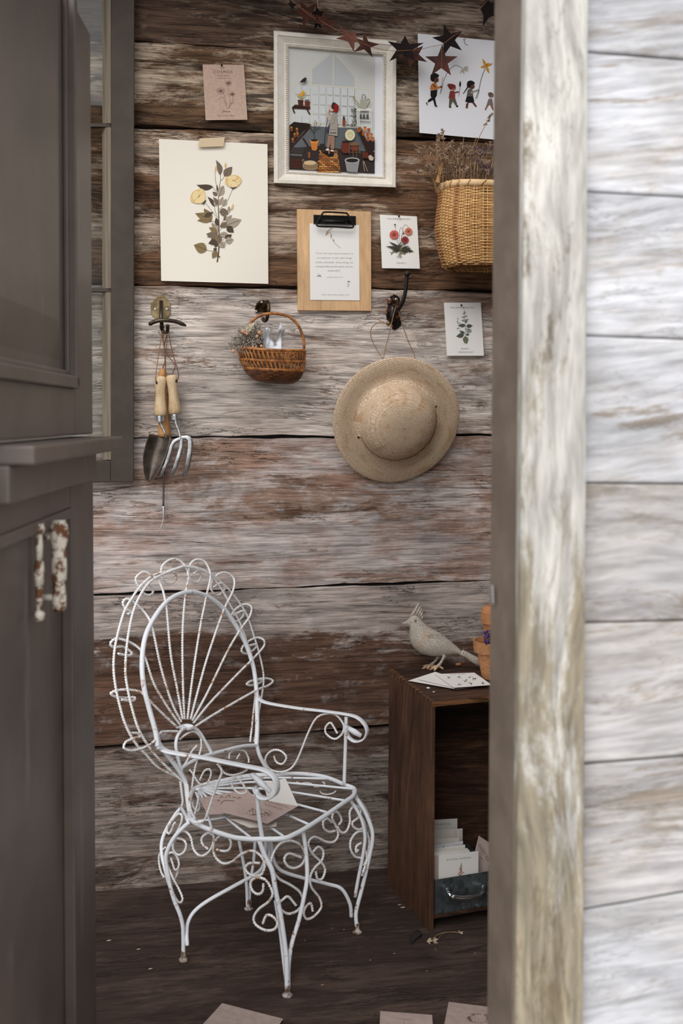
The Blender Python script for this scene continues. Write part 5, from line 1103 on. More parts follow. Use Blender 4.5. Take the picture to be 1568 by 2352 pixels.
fans = [([(650,1500),(500,1360),(385,1245)], [(330,1198),(220,1180),(130,1190),(90,1215),(130,1240),(210,1250),(285,1245),(275,1275),(180,1265)]),
 ([(665,1470),(560,1320),(450,1130),(385,940)], [(330,840),(230,775),(130,755),(85,795),(115,825),(190,822),(262,870),(240,895),(150,880)]),
 ([(680,1450),(600,1290),(510,1000),(440,680)], [(390,560),(300,460),(225,420),(190,450),(210,500),(265,530),(230,548)]),
 ([(690,1430),(650,1200),(590,880),(552,480)], [(500,290),(430,220),(360,195),(302,240),(310,300),(375,380),(430,382),(442,335),(395,295)]),
 ([(705,1430),(692,1100),(690,700),(712,390)], [(737,230),(700,130),(620,85),(540,120),(508,190),(535,270),(600,288),(640,240),(618,195)]),
 ([(730,1430),(770,1100),(830,700),(888,400)], [(922,230),(885,120),(820,90),(765,115),(742,185),(760,260),(810,282),(846,232),(820,188),(782,210)]),
 ([(755,1430),(870,1000),(950,750),(1038,505)], [(1112,350),(1118,250),(1050,200),(980,220),(930,290),(938,360),(990,388),(1042,340),(1010,290),(950,322)]),
 ([(770,1440),(900,1200),(1060,870),(1165,690)], [(1250,570),(1266,490),(1210,465),(1130,510),(1085,590),(1130,612),(1190,572),(1195,522),(1118,555)]),
 ([(780,1460),(920,1290),(1150,1050),(1262,940)], [(1365,825),(1372,770),(1310,745),(1220,790),(1183,850),(1220,880),(1290,842),(1300,802),(1220,822)]),
 ([(800,1485),(1000,1360),(1300,1190)], [(1400,1150),(1445,1108),(1380,1085),(1260,1110),(1228,1138),(1290,1142),(1360,1105),(1300,1095)])]
for a_, b_ in fans:
    A_ = P3(BACK, z1(a_), -.004); n = len(b_); oo = [.01+.055*math.sin(math.pi*min(1, (i+1)/(n*.62))*.5) for i in range(n)]; oo = [o if i < n*.6 else max(.03, o-.012*(i-n*.6)) for i, o in enumerate(oo)]
    twisted('fan_wire', A_+[BACK(p[0], p[1], o) for p, o in zip(z1(b_), oo)], .0030)
m = MB(); m.ell(BACK(*z1([(722,1495)])[0]), RT*.022, UP*.009, FW*.006, 14, 8); m.build('fan_knot', iw, CH, smooth=True)
# --- arms: flat bars ending in rolled scrolls
def arm(P, pts, w, scr, name='arm'):
    m = MB(); q = crom(P3(P, pts), 7); m.tube(q, w, 12, flat=(1.55,.42), up=None); return m.build(name, iw, CH, smooth=True)
def flatbar(pts, P, hw, th, name, side):
    q = crom(P3(P, pts), 8); m = MB(); m.tube(q, 1, 12, flat=(hw, th), up=None); return q
def strap(q, hw, th, side):
    """flat bar: width runs along 'side'"""
    m = MB(); N = len(q); vs = []; side = V(side).normalized()
    for i in range(N):
        t = (q[min(i+1,N-1)]-q[max(i-1,0)]).normalized(); s_ = (side-t*side.dot(t)).normalized(); u = t.cross(s_)
        for k in range(10): a = 2*math.pi*k/10; c, d = math.cos(a), math.sin(a); vs.append(q[i]+s_*hw*math.copysign(abs(c)**.6, c)+u*th*math.copysign(abs(d)**.8, d))
    m.add(vs, [(i*10+k, i*10+(k+1)%10, (i+1)*10+(k+1)%10, (i+1)*10+k) for i in range(N-1) for k in range(10)]+[tuple(range(9,-1,-1)), tuple((N-1)*10+k for k in range(10))]); return m
wdir = (SEAT(475, 1800)-SEAT(440, 1884)); wdir.z = 0; wdir = (pz(571,2088,2.979)-pz(421,2206,2.697)); wdir.z = 0; wdir.normalize()
qn = crom(P3(NEAR, z2([(58,150),(70,200),(110,243),(200,265),(350,288),(500,318),(650,348),(760,370),(820,400),(852,440),(862,490),(848,535),(800,562),(750,556),(722,520),(708,485)])), 7)
arm_n = strap(qn, .0115, .0034, wdir).build('arm', iw, CH, smooth=True)
qf = crom(P3(FAR, [(588,1590),(594,1603),(612,1614),(680,1626),(740,1633),(790,1640),(818,1647),(836,1662),(843,1680),(835,1698),(816,1703),(801,1693),(797,1678),(800,1668)]), 7)
arm_f = strap(qf, .0095, .0030, wdir).build('arm', iw, CH, smooth=True)
for P, a_, b_ in ((NEAR, (690,400), (815,520)), (FAR, None, None)):
    e = [P(*z2([a_])[0]), P(*z2([b_])[0])] if a_ else [P(799, 1672), P(829, 1690)]
    m = MB(); m.tube([e[0], e[0].lerp(e[1], .5), e[1]], [.006,.0085,.006], 10); m.build('scroll_tip', iw, arm_n if a_ else arm_f, smooth=True)
rod('arm_post', [NEAR(589, 1812), NEAR(594,1870), SEAT(602,1926)], .0055)
rod('arm_post', [FAR(795, 1646), FAR(793,1720), SEAT(790,1805)], .0052)
twisted('scroll', P3(FAR, z2([(840,280),(855,320),(895,333),(922,290),(890,250),(840,240),(795,270),(782,320),(815,370),(885,387),(950,365),(992,310),(1030,220),(1070,120),(1120,30),(1180,0),(1250,5),(1302,70),(1295,130),(1245,167),(1190,135),(1183,90),(1215,58),(1240,90),(1262,130)])), .0028)
twisted('scroll', P3(NEAR, z2([(310,725),(370,712),(400,650),(430,560),(460,470),(492,385),(460,330)])), .0028)
twisted('scroll', P3(NEAR, z2([(490,370),(510,395),(560,408),(620,395),(660,370),(640,350)]), .03), .0024)
twisted('scroll', P3(NEAR, z2([(560,420),(600,430),(640,480),(655,520),(610,530),(565,490),(560,450),(580,425)]), .03), .0024)
twisted('scroll', P3(BACK, z2([(540,300),(545,260),(580,240),(640,245),(668,290),(670,325)]), .01), .0023)
twisted('scroll', P3(BACK, z2([(590,300),(610,265)]), .01), .0023)
twisted('scroll', P3(MID, z2([(345,440),(375,380),(410,368),(420,400),(400,450),(360,470),(330,450),(300,400),(275,370)]), .0), .0024)
twisted('scroll', P3(MID, z2([(318,520),(335,570),(345,620),(325,650),(300,610),(300,570)]), -.02), .0026)
twisted('scroll', P3(MID, z2([(215,450),(225,520),(232,590),(215,640)]), .02), .0034)
twisted('scroll', P3(BACK, z2([(262,470),(272,560),(285,640),(320,712)]), -.01), .0032)
# --- legs
def ip(pts, Z0, Z1): n = len(pts)-1; return [pz(p[0], p[1], Z0+(Z1-Z0)*i/n) for i, p in enumerate(pts)]
def toe(x, y, par, r=.0125):
    c = fl(x, y); m = MB(); m.lathe([(0,0),(r,0),(r*1.05,.003),(r*.7,.006),(r*.5,.010),(.0062,.016),(.0055,.026),(0,.027)], c, (0,0,1), 16); m.build('foot', rst, par, smooth=True)
leg_b = rod('leg', ip([(595,1930),(609,1968),(625,2000),(632,2043),(643,2096),(650,2141),(656,2186),(658,2215),(659,2272)], 2.556, 2.535), .0062)
rod('leg', ip([(632,2068),(641,2123),(647,2170),(654,2230),(660,2272)], 2.57, 2.54), .0045)
rod('leg', [pz(696,1906,2.63)]+ip([(703,1962),(705,2016),(698,2060),(686,2114),(672,2159),(665,2195),(662,2230),(662,2272)], 2.63, 2.545), .0055)
leg_a = rod('leg', ip(z6([(440,400),(330,500),(240,600),(170,720),(128,840),(125,940),(150,1100),(185,1280),(240,1470),(310,1640),(350,1800),(358,1950),(360,2190)]), 2.675, 2.697), .0054)
rod('leg', ip(z6([(335,200),(250,300),(140,480),(80,620),(62,740),(75,880),(110,1020),(150,1180),(190,1300)]), 2.85, 2.72), .0050)
rod('leg', ip(z6([(330,205),(370,280),(420,390)]), 2.8, 2.68), .0045)
leg_c = rod('leg', ip([(812,1815),(820,1835),(836,1861),(848,1888),(855,1912),(854,1938),(847,1972),(841,2000),(830,2045),(822,2075),(817,2100),(819,2128)], 2.89, 2.843), .0056)
rod('leg', ip([(800,1832),(818,1858),(832,1888),(838,1925),(833,1965),(824,2010),(815,2060)], 2.86, 2.85), .0048)
leg_d = rod('leg', ip(z3([(600,60),(625,180),(645,290),(658,400),(662,530)]), 3.0, 2.979), .0048)
rod('leg', ip(z3([(715,80),(705,220),(690,320),(678,430),(676,530)]), 3.02, 2.985), .0048)
for x, y, q in ((421,2206,leg_a),(660,2287,leg_b),(820,2142,leg_c),(571,2088,leg_d)): toe(x, y, q)
# stretchers meet under the seat
rod('stretcher', ip(z3([(262,790),(258,700),(268,630),(310,560),(400,490),(560,400),(690,328),(745,290),(772,240),(782,150),(786,70)]), 2.69, 2.80), .0050)
rod('stretcher', ip(z3([(1354,598),(1345,510),(1290,412),(1200,380),(1080,350),(940,312),(870,275),(835,210),(822,120),(815,60)]), 2.845, 2.80), .0050)
rod('stretcher', ip(z3([(800,250),(810,160),(802,60)]), 2.82, 2.83), .0055)
# --- twisted scrollwork round the seat
def sc(P, Z, pts, o=0, r=.0029): twisted('scroll', P3(P, Z(pts), o), r)
sc(SIDE, z3, [(195,75),(235,85),(255,120),(240,165),(200,185),(170,150),(172,80),(208,36),(250,30),(285,70),(305,150),(350,192),(400,170),(430,120),(436,60),(400,40),(360,70),(362,110),(400,147)])
sc(SIDE, z3, [(455,150),(500,160),(540,150),(552,100),(520,60),(470,65),(435,130),(450,200),(500,242),(560,230),(620,182),(690,158),(750,190),(777,250),(760,310),(720,325),(670,310),(648,270),(680,240),(745,240)])
sc(SIDE, z3, [(770,375),(762,430),(730,447),(695,422),(683,370),(720,337),(780,350),(815,400),(830,450),(800,500),(740,545),(705,600),(718,650),(780,687),(840,682),(862,640),(832,597),(790,588),(765,642)], -.01)
sc(FRONT, z3, [(1020,200),(940,175),(908,210),(928,255),(970,272),(1022,250),(1047,190),(1020,122),(950,90),(880,110),(832,180),(820,260),(870,340),(950,385),(1010,430),(1032,490),(1002,550),(940,577),(890,552),(873,510),(900,480),(935,463),(987,522)])
sc(FRONT, z3, [(1098,165),(1135,130),(1168,160),(1158,220),(1110,270),(1082,330),(1090,400),(1142,470),(1155,530),(1110,590),(1060,612),(1038,575),(1052,530),(1085,508),(1098,562)], .01)
sc(FRONT, z3, [(1118,295),(1130,345),(1162,340),(1180,280),(1152,230),(1100,180),(1070,120),(1080,80),(1120,65),(1190,97),(1240,95),(1267,50),(1252,-10),(1228,-60),(1238,-100),(1268,-95),(1290,-50),(1270,-15)], .01)
sc(FRONT, z2, [(1245,778),(1205,785),(1172,760),(1168,715),(1195,698),(1225,722)], .01)
sc(FRONT, z2, [(1262,752),(1290,790),(1322,780),(1345,720),(1345,650),(1378,612),(1418,640),(1400,690),(1362,722),(1372,755),(1410,770),(1440,750)], -.0)
sc(FRONT, z2, [(1440,780),(1390,790),(1352,840),(1350,900),(1380,950),(1420,960)], 0); sc(FRONT, z2, [(1400,905),(1385,920),(1390,880),(1420,860)], 0)
for pts, o in (([(1378,540),(1430,600),(1470,670),(1492,750),(1500,830),(1495,900),(1460,1000),(1425,1080)], .0), ([(1400,650),(1440,720),(1450,800),(1440,880),(1460,960),(1430,1060)], -.015), ([(1460,790),(1475,850),(1465,930),(1440,1010)], -.005)):
    sc(FRONT, z2, pts, o, .0031)
for Z, pts, o in ((z6, [(250,405),(225,440),(200,510),(165,560),(140,530),(150,470),(190,410),(240,340),(300,290),(335,310),(340,360),(320,440),(270,540)], 0), (z6, [(190,880),(215,960),(240,1040),(275,1040),(300,980),(285,900),(240,830),(190,815),(140,850),(130,930),(165,1030),(230,1180),(290,1290),(340,1400),(345,1460),(310,1490),(260,1440),(215,1340),(170,1270)], 0),
                  (z6, [(260,620),(220,700),(225,790),(265,830)], 0), (z6, [(120,740),(60,800),(30,880),(40,1000),(70,1100),(105,1150)], .03), (z6, [(245,1180),(280,1090),(290,1020)], .02)):
    sc(LEFTP, Z, pts, o, .0027)
# far side scrollwork seen through the seat
sc(FAR, z5, [(0,940),(60,960),(110,950),(180,960),(210,990),(250,1000),(330,990),(350,960),(320,940)], .03, .0018)
sc(FAR, z5, [(290,1050),(310,1080),(380,1095),(450,1080),(490,1050)], .02, .0020)
# --- cards on the seat
SU = lambda x, y, o=0: pz(x, y, (1.4-.377-o)*F/(y-HZ))
def flat_card(name, corners, h, mat, label, P=None, th=.0006, draw=None, curl=0, cat='card', group=None, mid=None):
    P = P or SU; pa = Paper(corners, lambda u, v: h+curl*(abs(u-.5)*2)**2+curl*.5*(abs(v-.5)*2)**2, P)
    cx = sum(c[0] for c in corners)/4; cy = sum(c[1] for c in corners)/4
    T = thing(name, P(cx, cy, h), label, cat, group)
    def fn(u, v): x, y = bil(corners, u, v); return P(x, y, pa.lift(u, v))
    g = MB(); n = 6; pts = [fn(i/n, j/n) for j in range(n+1) for i in range(n+1)]; N = len(pts)
    fs = [(j*(n+1)+i, j*(n+1)+i+1, (j+1)*(n+1)+i+1, (j+1)*(n+1)+i) for j in range(n) for i in range(n)]; rimi = [i for i in range(n+1)]+[j*(n+1)+n for j in range(1, n+1)]+[n*(n+1)+i for i in range(n-1, -1, -1)]+[j*(n+1) for j in range(n-1, 0, -1)]
    fs += [tuple(N+k for k in reversed(f)) for f in fs]+[(rimi[k], rimi[(k+1)%len(rimi)], rimi[(k+1)%len(rimi)]+N, rimi[k]+N) for k in range(len(rimi))]
    g.add(pts+[p-V((0,0,th)) for p in pts], fs); g.build('sheet', mat, T)
    if draw: a = Art(lambda x, y, o: P(x, y, pa.lift(*[min(max(q,0),1) for q in pa.uv(x, y)])+o), .0002); draw(a); tag(a.build('print', T), kind='stuff')
    return T
BRN = sr(120,98,88)
def dr_l(a):
    for x, y in ((520,1040),(580,1000),(640,990),(780,1010),(700,1000)):
        for k in range(7): X, Y = z7([(x+rnd(-30,30), y+rnd(-16,16))])[0]; a.leaf(BRN, X, Y, X+rnd(-5,5), Y+rnd(-2,2), 1)
    a.curve(BRN, 1, z7([(550,1085),(600,1040),(720,1040)]))
def dr_r(a):
    a.text(BRN, 'ORNAMENTAL', *z7([(1215,1075)])[0], 62, .30, .9, 1.2, ang=None); a.text(BRN, 'SQUASH', *z7([(1190,1110)])[0], 40, .30, .9, 1.2)
    for k in range(70): t = rnd(0, 6.3); q = rnd(0, 1)**.5; X, Y = z7([(1030+170*q*math.cos(t), 1180+52*q*math.sin(t)+.12*170*q*math.cos(t)*.6)])[0]; a.leaf(BRN, X, Y, X+rnd(-4,4), Y+rnd(-2,2), .9)
flat_card('seed_card', z7([(670,1262),(1235,1262),(1225,1348),(900,1362)]), .002, warm_p, 'pale card lowest in the pile on the chair seat', group='cards lying on the chair seat')
flat_card('seed_card', z7([(1060,835),(1335,770),(1484,1100),(1190,1200)]), .006, white_p, 'white card standing out at the back of the pile on the chair seat', group='cards lying on the chair seat', curl=.002)
flat_card('seed_card', z7([(295,1010),(870,905),(1180,1180),(400,1205)]), .010, pink_p, 'kraft pink packet at the fan side of the chair seat', draw=dr_l, group='cards lying on the chair seat', curl=.002)
flat_card('seed_card', z7([(900,1005),(1484,1105),(1120,1315),(560,1175)]), .015, pink_p, 'kraft pink packet with a round print, on top of the pile on the chair seat', draw=dr_r, group='cards lying on the chair seat', curl=.003)
# --- cards on the floor
zf = zm(200, 2000, 1.668)
FLR = lambda x, y, o=0: fl(x, y, o)
flr_p = paper_mat('floor_card_paper', sr(176,158,152), sr(166,148,142))
def dr_f(a):
    X, Y = zf([(1500,565)])[0]
    for k in range(60): t = rnd(0, 6.3); a.leaf(BRN, X+26*math.cos(t)*rnd(.6,1), Y+10*math.sin(t), X+26*math.cos(t)+rnd(-5,5), Y+10*math.sin(t)+rnd(-2,2), 1)
flat_card('floor_card', [(510,2304),(650,2340),(560,2470),(395,2430)], .002, flr_p, 'plain dull pink card lying on the floor in front of the chair', FLR, curl=.004, group='cards lying on the floor')
flat_card('floor_card', [(873,2322),(992,2331),(1000,2450),(868,2440)], .002, flr_p, 'dull pink card on the floor between chair and doorway, middle of three', FLR, curl=.003, group='cards lying on the floor', draw=lambda a: (a.line(BRN, 1, [(928,2343),(930,2400)]), a.line(BRN, .8, [(915,2340),(942,2342)])))
flat_card('floor_card', [(1030,2301),(1150,2316),(1140,2440),(1005,2430)], .002, flr_p, 'dull pink card with a leafy print on the floor beside the door jamb', FLR, curl=.003, group='cards lying on the floor', draw=dr_f)
# ================================================================ crate and what is on and in it
cwd = wood('dark_crate_wood', sr(112,80,60), sr(78,54,42), DK, sr(46,33,27), axis=2, seed=80, bias=-.04, fine=140, warp=.6, line=.13, pw=.14, st_amt=.5, crack=.4, bump=.35, rough=.55, st_t=.54, sc=1.2, spec=.35)
cwt = wood('dark_crate_top', sr(104,74,56), sr(76,52,40), DK, sr(46,32,26), axis=0, seed=84, bias=-.05, fine=180, warp=.9, line=.3, crack=.4, bump=.35, rough=.6, st_t=.54, spec=.3)
cwe = wood('crate_worn_edge', sr(140,98,66), sr(104,70,48), DK, sr(66,44,32), axis=0, seed=88, bias=0, fine=180, warp=.9, line=.3, crack=.3, bump=.3, rough=.6)
fl_ = pz(986, 2139, 2.850); fl_.z = 0; bl_ = pz(889.5, 2030, 3.14); bl_.z = 0
ft = pz(990, 1612, 2.847); bt = pz(893, 1536, 3.165)
side = (bl_-fl_); dep = side.length; sd = side.normalized(); fr = V((sd.y, -sd.x, 0)).normalized()          # fr: along the front to the right
WID = .43; H0, H1 = ft.z, bt.z
def cb(w, d, t):       # w along front (m), d depth 0..1, t height 0..1 (m when absolute)
    b = fl_.lerp(bl_, d); tp = ft.lerp(bt, d); p = b.lerp(tp, t); return p+fr*w
def cbox(m, w0, w1, d0, d1, t0, t1):
    return m.hexa([cb(w0,d0,t0), cb(w1,d0,t0), cb(w1,d1,t0), cb(w0,d1,t0), cb(w0,d0,t1), cb(w1,d0,t1), cb(w1,d1,t1), cb(w0,d1,t1)])
CR = thing('wooden_crate', fl_.copy(), 'tall dark wooden crate stood on end, open at the front, with comb-jointed corners', 'crate')
th = .013; tt = .023
cbox(MB(), 0, th, 0, 1, 0, 1-tt).build('side_panel', cwd, CR, bevel=.0015)
cbox(MB(), WID-th, WID, 0, 1, 0, 1-tt).build('side_panel', cwd, CR, bevel=.0015)
cbox(MB(), th, WID-th, 0, 1, 1-tt, 1).build('top_panel', cwt, CR, bevel=.0015)
cbox(MB(), th, WID-th, .02, 1, .045, .062).build('bottom_panel', cwt, CR, bevel=.0015)
cbox(MB(), th, WID-th, .93, .97, .062, 1-tt).build('back_panel', cwt, CR)
cbox(MB(), th, WID-th, .0, .03, .0, .045).build('foot_rail', cwt, CR, bevel=.001) if 0 else None
cbox(MB(), .0, WID, -.003, 0, 1-tt, .999).build('front_edge', cwe, CR)
nf = 52
for i in range(nf):
    for w0, w1, gg in ((0, th-.0005, .1),):
        d0, d1 = (i+.0)/nf, (i+1)/nf
        if i % 2: cbox(MB(), 0, th, d0+.08/nf, d1-.08/nf, 1-tt, 1-.001).build('joint_finger', cwd, CR)
        else: cbox(MB(), .0012, th, d0+.08/nf, d1-.08/nf, 1-tt, 1-.0005).build('joint_finger', cwe if i % 4 else cwt, CR)
# ---- galvanised bin
gal = NT('galvanised_steel'); vt = gal.n('ShaderNodeTexVoronoi'); vt.inputs['Scale'].default_value = 70; gal.set(vt.inputs['Vector'], gal.co()); k_ = gal.noise(gal.co(), 26, 5, .7)
gc = gal.mix(gal.mr(vt.outputs['Color'], .2, .8), sr(92,100,104), sr(122,130,134)); gc = gal.mix(gal.mr(k_, .60, .68), gc, sr(176,186,188)); gal = gal.fin(gc, .38, .75, .5)
chrome = metal('polished_handle', sr(214,220,224), .12, met=1)
fb_up = .004
h_ = lambda y: (1.4-(y-960)/2400*2.86)/H0
b0, b1 = .063, h_(2021)
BW0, BW1 = th+.004, .205; BD0, BD1 = .02, .86
GB = thing('metal_bin', cb(.1, .1, b0), 'galvanised metal drawer bin with a chrome handle, standing in the bottom of the crate', 'box')
BFR = cbox(MB(), BW0, BW1, BD0, BD0+.006, b0, b1).build('front', gal, GB, bevel=.001)
cbox(MB(), BW0, BW0+.002, BD0, BD1, b0, b1).build('side', gal, GB); cbox(MB(), BW1-.002, BW1, BD0, BD1, b0, b1).build('side', gal, GB)
cbox(MB(), BW0, BW1, BD1-.006, BD1, b0, b1).build('back', gal, GB); cbox(MB(), BW0, BW1, BD0, BD1, b0, b0+.003).build('bottom', gal, GB)
fpn = -sd     # towards the front
def gf(px, py, o=0): return onplane(px, py, cb(0, BD0, 0)+fpn*(o+.0005), sd)
z8 = zm(980, 1860, 8.113)
P = crom([gf(1028.5,2044,0), gf(1029,2047,.012), gf(1031,2054,.024), gf(1040,2060,.03), gf(1056,2063,.032), gf(1078,2062,.032), gf(1098,2058,.03), gf(1108,2050,.024), gf(1111,2042,.012), gf(1111,2038,0)], 6)
MB().tube(P, [.004]*8+[.0055]*10+[.0070]*20+[.0055]*12+[.004]*20, 12).build('handle', chrome, BFR, smooth=True)
for x, y in ((1028.5,2044),(1111,2038)): MB().lathe([(0,0),(.009,0),(.008,.002),(.004,.003),(0,.0035)], gf(x,y), fpn, 14).build('rivet', gal, BFR, smooth=True)
# ---- cards in the bin
def bincard(px0, px1, ytop0, ytop1, d, mat, label, draw=None, name='seed_card', tiltx=0, grp='cards filed in the metal bin', yb=None):
    n = sd; p0 = cb(0, d, 0)
    Q = lambda x, y, o=0: onplane(x, y, p0+fpn*o, n)
    tl, tr = Q(px0, ytop0), Q(px1, ytop1); zb = cb(.1, d, b0).z+.006
    bl2 = V((tl.x, tl.y, zb)); br2 = V((tr.x, tr.y, zb))
    T = thing(name, (bl2+br2)/2, label, 'card', grp); t = sd*.0008
    MB().hexa([bl2, br2, br2+t, bl2+t, tl, tr, tr+t, tl+t]).build('sheet', mat, T)
    if draw: a = Art(Q, .0003); draw(a); tag(a.build('print', T), kind='stuff')
def d1(a):
    a.text(GRY, 'HALDEN GARDEN', *z8([(592,912)])[0], 56, -.10, 1.0, 1.4)
    X0, Y0 = z8([(630,1240)])[0]
    for k in range(46):
        t = k/46; y = Y0+2-31*t; w_ = 8.5*(1-t)**.8+.6; x = X0+.6+rnd(-1,1)*w_; c = sr(*random.choice(((186,92,84),(168,70,66),(206,128,112),(196,100,92)))) if t < .72 else sr(*random.choice(((150,138,92),(120,112,76))))
        a.leaf(c, x, y, x+rnd(-2,2), y+rnd(2.5,5), 1.5*(1.1-t))
    a.line(sr(110,104,74), .8, [(X0,Y0),(X0+1.5,Y0-32)])
def d0(a): a.text(GRY, 'HALDEN GARDEN', *z8([(120,275)])[0], 76, -.04, .8, 1.4)
D = lambda y: max(.05, min(.8, (y)))
bincard(1007.5, 1098.5, 1964, 1955, .07, white_p, 'front card in the metal bin, with a red foxglove spike', d1)
bincard(990, 1010, 1966, 1965, .10, pink_p, 'thin pinkish card edge just behind the foxglove card')
bincard(990, 1078, 1959, 1952, .14, white_p, 'plain white card one row behind the foxglove card')
bincard(990, 1074, 1955, 1948, .19, warm_p, 'cream card in the middle of the filed row in the metal bin')
bincard(990, 1068, 1950, 1940, .26, white_p, 'white card with a small dark mark in the metal bin', lambda a: a.leaf(GRY, *z8([(305,705)])[0], *z8([(308,675)])[0], 1.4))
bincard(990, 1063, 1943, 1932, .35, cool_p, 'bluish white card with a bent corner in the metal bin', lambda a: a.line(sr(150,146,140), .6, z8([(455,605),(500,655),(670,650)])))
bincard(990, 1054, 1927, 1924, .47, warm_p, 'cream card with a curved top edge in the metal bin', lambda a: a.curve(sr(160,152,142), .6, z8([(130,640),(200,625),(270,635)])))
bincard(990, 1062, 1907, 1903, .60, warm_p, 'stack-edge cream card near the back of the metal bin', lambda a: [a.line(sr(170,160,150), .6, z8([(x,380),(x+2,580)])) for x in (620,645,520,545)])
bincard(990, 1050, 1883.5, 1880, .72, white_p, 'tallest white card at the back of the metal bin', d0)
kp2 = kraft_p
def packet(c4, d, label, draw=None, o=0):
    p0 = cb(0, d, 0); Q = lambda x, y, oo=0: onplane(x, y, p0+fpn*(oo+o), sd); T = thing('seed_packet', Q(c4[3][0], c4[3][1]), label, 'packet', 'kraft packets leaning in the metal bin')
    v = [Q(*c) for c in c4]; t = sd*.0035; MB().hexa([v[3], v[2], v[2]+t, v[3]+t, v[0], v[1], v[1]+t, v[0]+t]).build('sheet', pink_p, T, bevel=.001)
    if draw: a = Art(Q, .0003); draw(a); tag(a.build('print', T), kind='stuff')
packet([(1100,1920),(1140,1948),(1116,2030),(1078,2010)], .16, 'kraft packet leaning at a slant beside the filed cards, nearest', lambda a: (a.text(BRN, 'SWEET PEA', *z8([(1060,800)])[0], 46, 0, 1.3, 1.1, ang=1.05), a.line(BRN, 1, z8([(985,860),(1040,930)]))))
packet([(1106,1924),(1146,1950),(1130,2020),(1090,2000)], .24, 'kraft packet leaning at a slant, half hidden by the nearest packet')
# ---- on top
def ct(x, y, o=0):
    n = (ft+fr-ft).cross(bt-ft); n.normalize(); n = n if n.z > 0 else -n; return onplane(x, y, ft+n*o, n)
def dr_sheet(a):
    c = sr(110,106,100); zz = zm(900, 1370, 6.533)
    a.text(c, 'WILD HERBS', *zz([(985,1165)])[0], 36, -.06, .5, 1.2)
    for x, y in ((860,1215),(1010,1215),(1180,1215),(1090,1262),(1015,1320),(1165,1305),(1340,1295),(1240,1240)):
        for k in range(7): X, Y = zz([(x+rnd(-32,32), y+rnd(-12,12))])[0]; a.leaf(c, X, Y, X+rnd(-5,5), Y+rnd(-1.5,1.5), .8)
zz = zm(900, 1370, 6.533)
flat_card('paper_sheet', zz([(245,1265),(600,1150),(1400,1330),(980,1395)]), .001, pink_p, 'pink backed sheet at the bottom of the pile on the crate top', ct, group='sheets lying on the crate', cat='sheet')
flat_card('paper_sheet', zz([(245,1262),(650,1130),(1000,1250),(940,1385)]), .004, white_p, 'white sheet with its corner pointing to the crate corner', ct, group='sheets lying on the crate', cat='sheet', curl=.001)
flat_card('paper_sheet', zz([(380,1238),(640,1168),(985,1300),(930,1368)]), .0065, white_p, 'narrow middle sheet of the fanned pile on the crate top', ct, group='sheets lying on the crate', cat='sheet', curl=.001)
flat_card('paper_sheet', zz([(640,1165),(1235,1142),(1495,1325),(930,1368)]), .009, white_p, 'uppermost sheet with rows of small herb drawings on the crate', ct, group='sheets lying on the crate', cat='sheet', draw=dr_sheet, curl=.0015)
# ---- pots
tc = simple('terracotta', sr(204,144,98), .85, 0, sr(180,122,80), 26, .2); tc2 = simple('stained_terracotta', sr(198,140,96), .85, 0, sr(132,100,74), 150, .25, lo=.45, hi=.75)
def pot(name, c, rt, rb, h, mat, label, up=1, grp=None):
    T = thing(name, c, label, 'pot', grp); band = .30*h
    pr = [(0,0),(rb,0),(rb+(rt-rb)*.66*.92, h-band),(rt*1.0,h-band),(rt*1.06,h),(rt*.98,h),(rt*.9,h-.012),(rb*.88,.012),(0,.012)]
    if up < 0: pr = [(r, h-y) for r, y in pr]
    MB().lathe([(r, y) for r, y in pr], c, (0,0,1), 36).build('pot_body', mat, T, smooth=False); return T
pc = ct(1131, 1556); s0_ = 2.93/2400
Zp = (pc-CAM).dot(FW); k = Zp/2400
pot('terracotta_pot', pc, 43*k, 25*k, 86*k, tc2, 'stained terracotta pot on the crate beside the bird, holding purple flowers', grp=None)
pc2 = V((pc.x, pc.y, pc.z))+RT*(6*k)+V((0,0,30*k))
pb = thing('terracotta_pot', pc2, 'narrow clean terracotta pot standing up inside the stained pot', 'pot')
H2 = lambda y: (1.4-(y-960)*k)-pc2.z
MB().lathe([(0,0),(20*k,0),(28*k,H2(1430)),(33*k,H2(1429)),(33*k,H2(1404)),(30*k,H2(1396)),(20*k,H2(1390)),(18*k,H2(1393)),(16*k,H2(1410)),(0,.02)], pc2, (0,0,1), 32).build('pot_body', tc, pb)
PF = thing('purple_flower', V((pc.x, pc.y, pc.z+80*k)), 'small purple and dry flowers standing in the stained pot', 'flowers')
pur = simple('purple_petal', sr(104,72,150), .8, 0, sr(70,48,104), 90); m, m2 = MB(), MB()
for i in range(60):
    q = pz(1117+rnd(-4,12), 1466+rnd(-16,14), Zp-.048+rnd(-.008,.008)); florets(m if random.random() < .7 else m2, q, (0,0,1), 4, .004, .0042)
tag(m.build('petals', pur, PF), kind='stuff'); tag(m2.build('dry_heads', flm, PF), kind='stuff'); ms = MB()
for i in range(5): ms.tube([V((pc.x-.02+i*.006, pc.y, pc.z+.02)), pz(1115+i*3, 1468, Zp-.045)], .001, 5)
tag(ms.build('stems', stm, PF), kind='stuff')
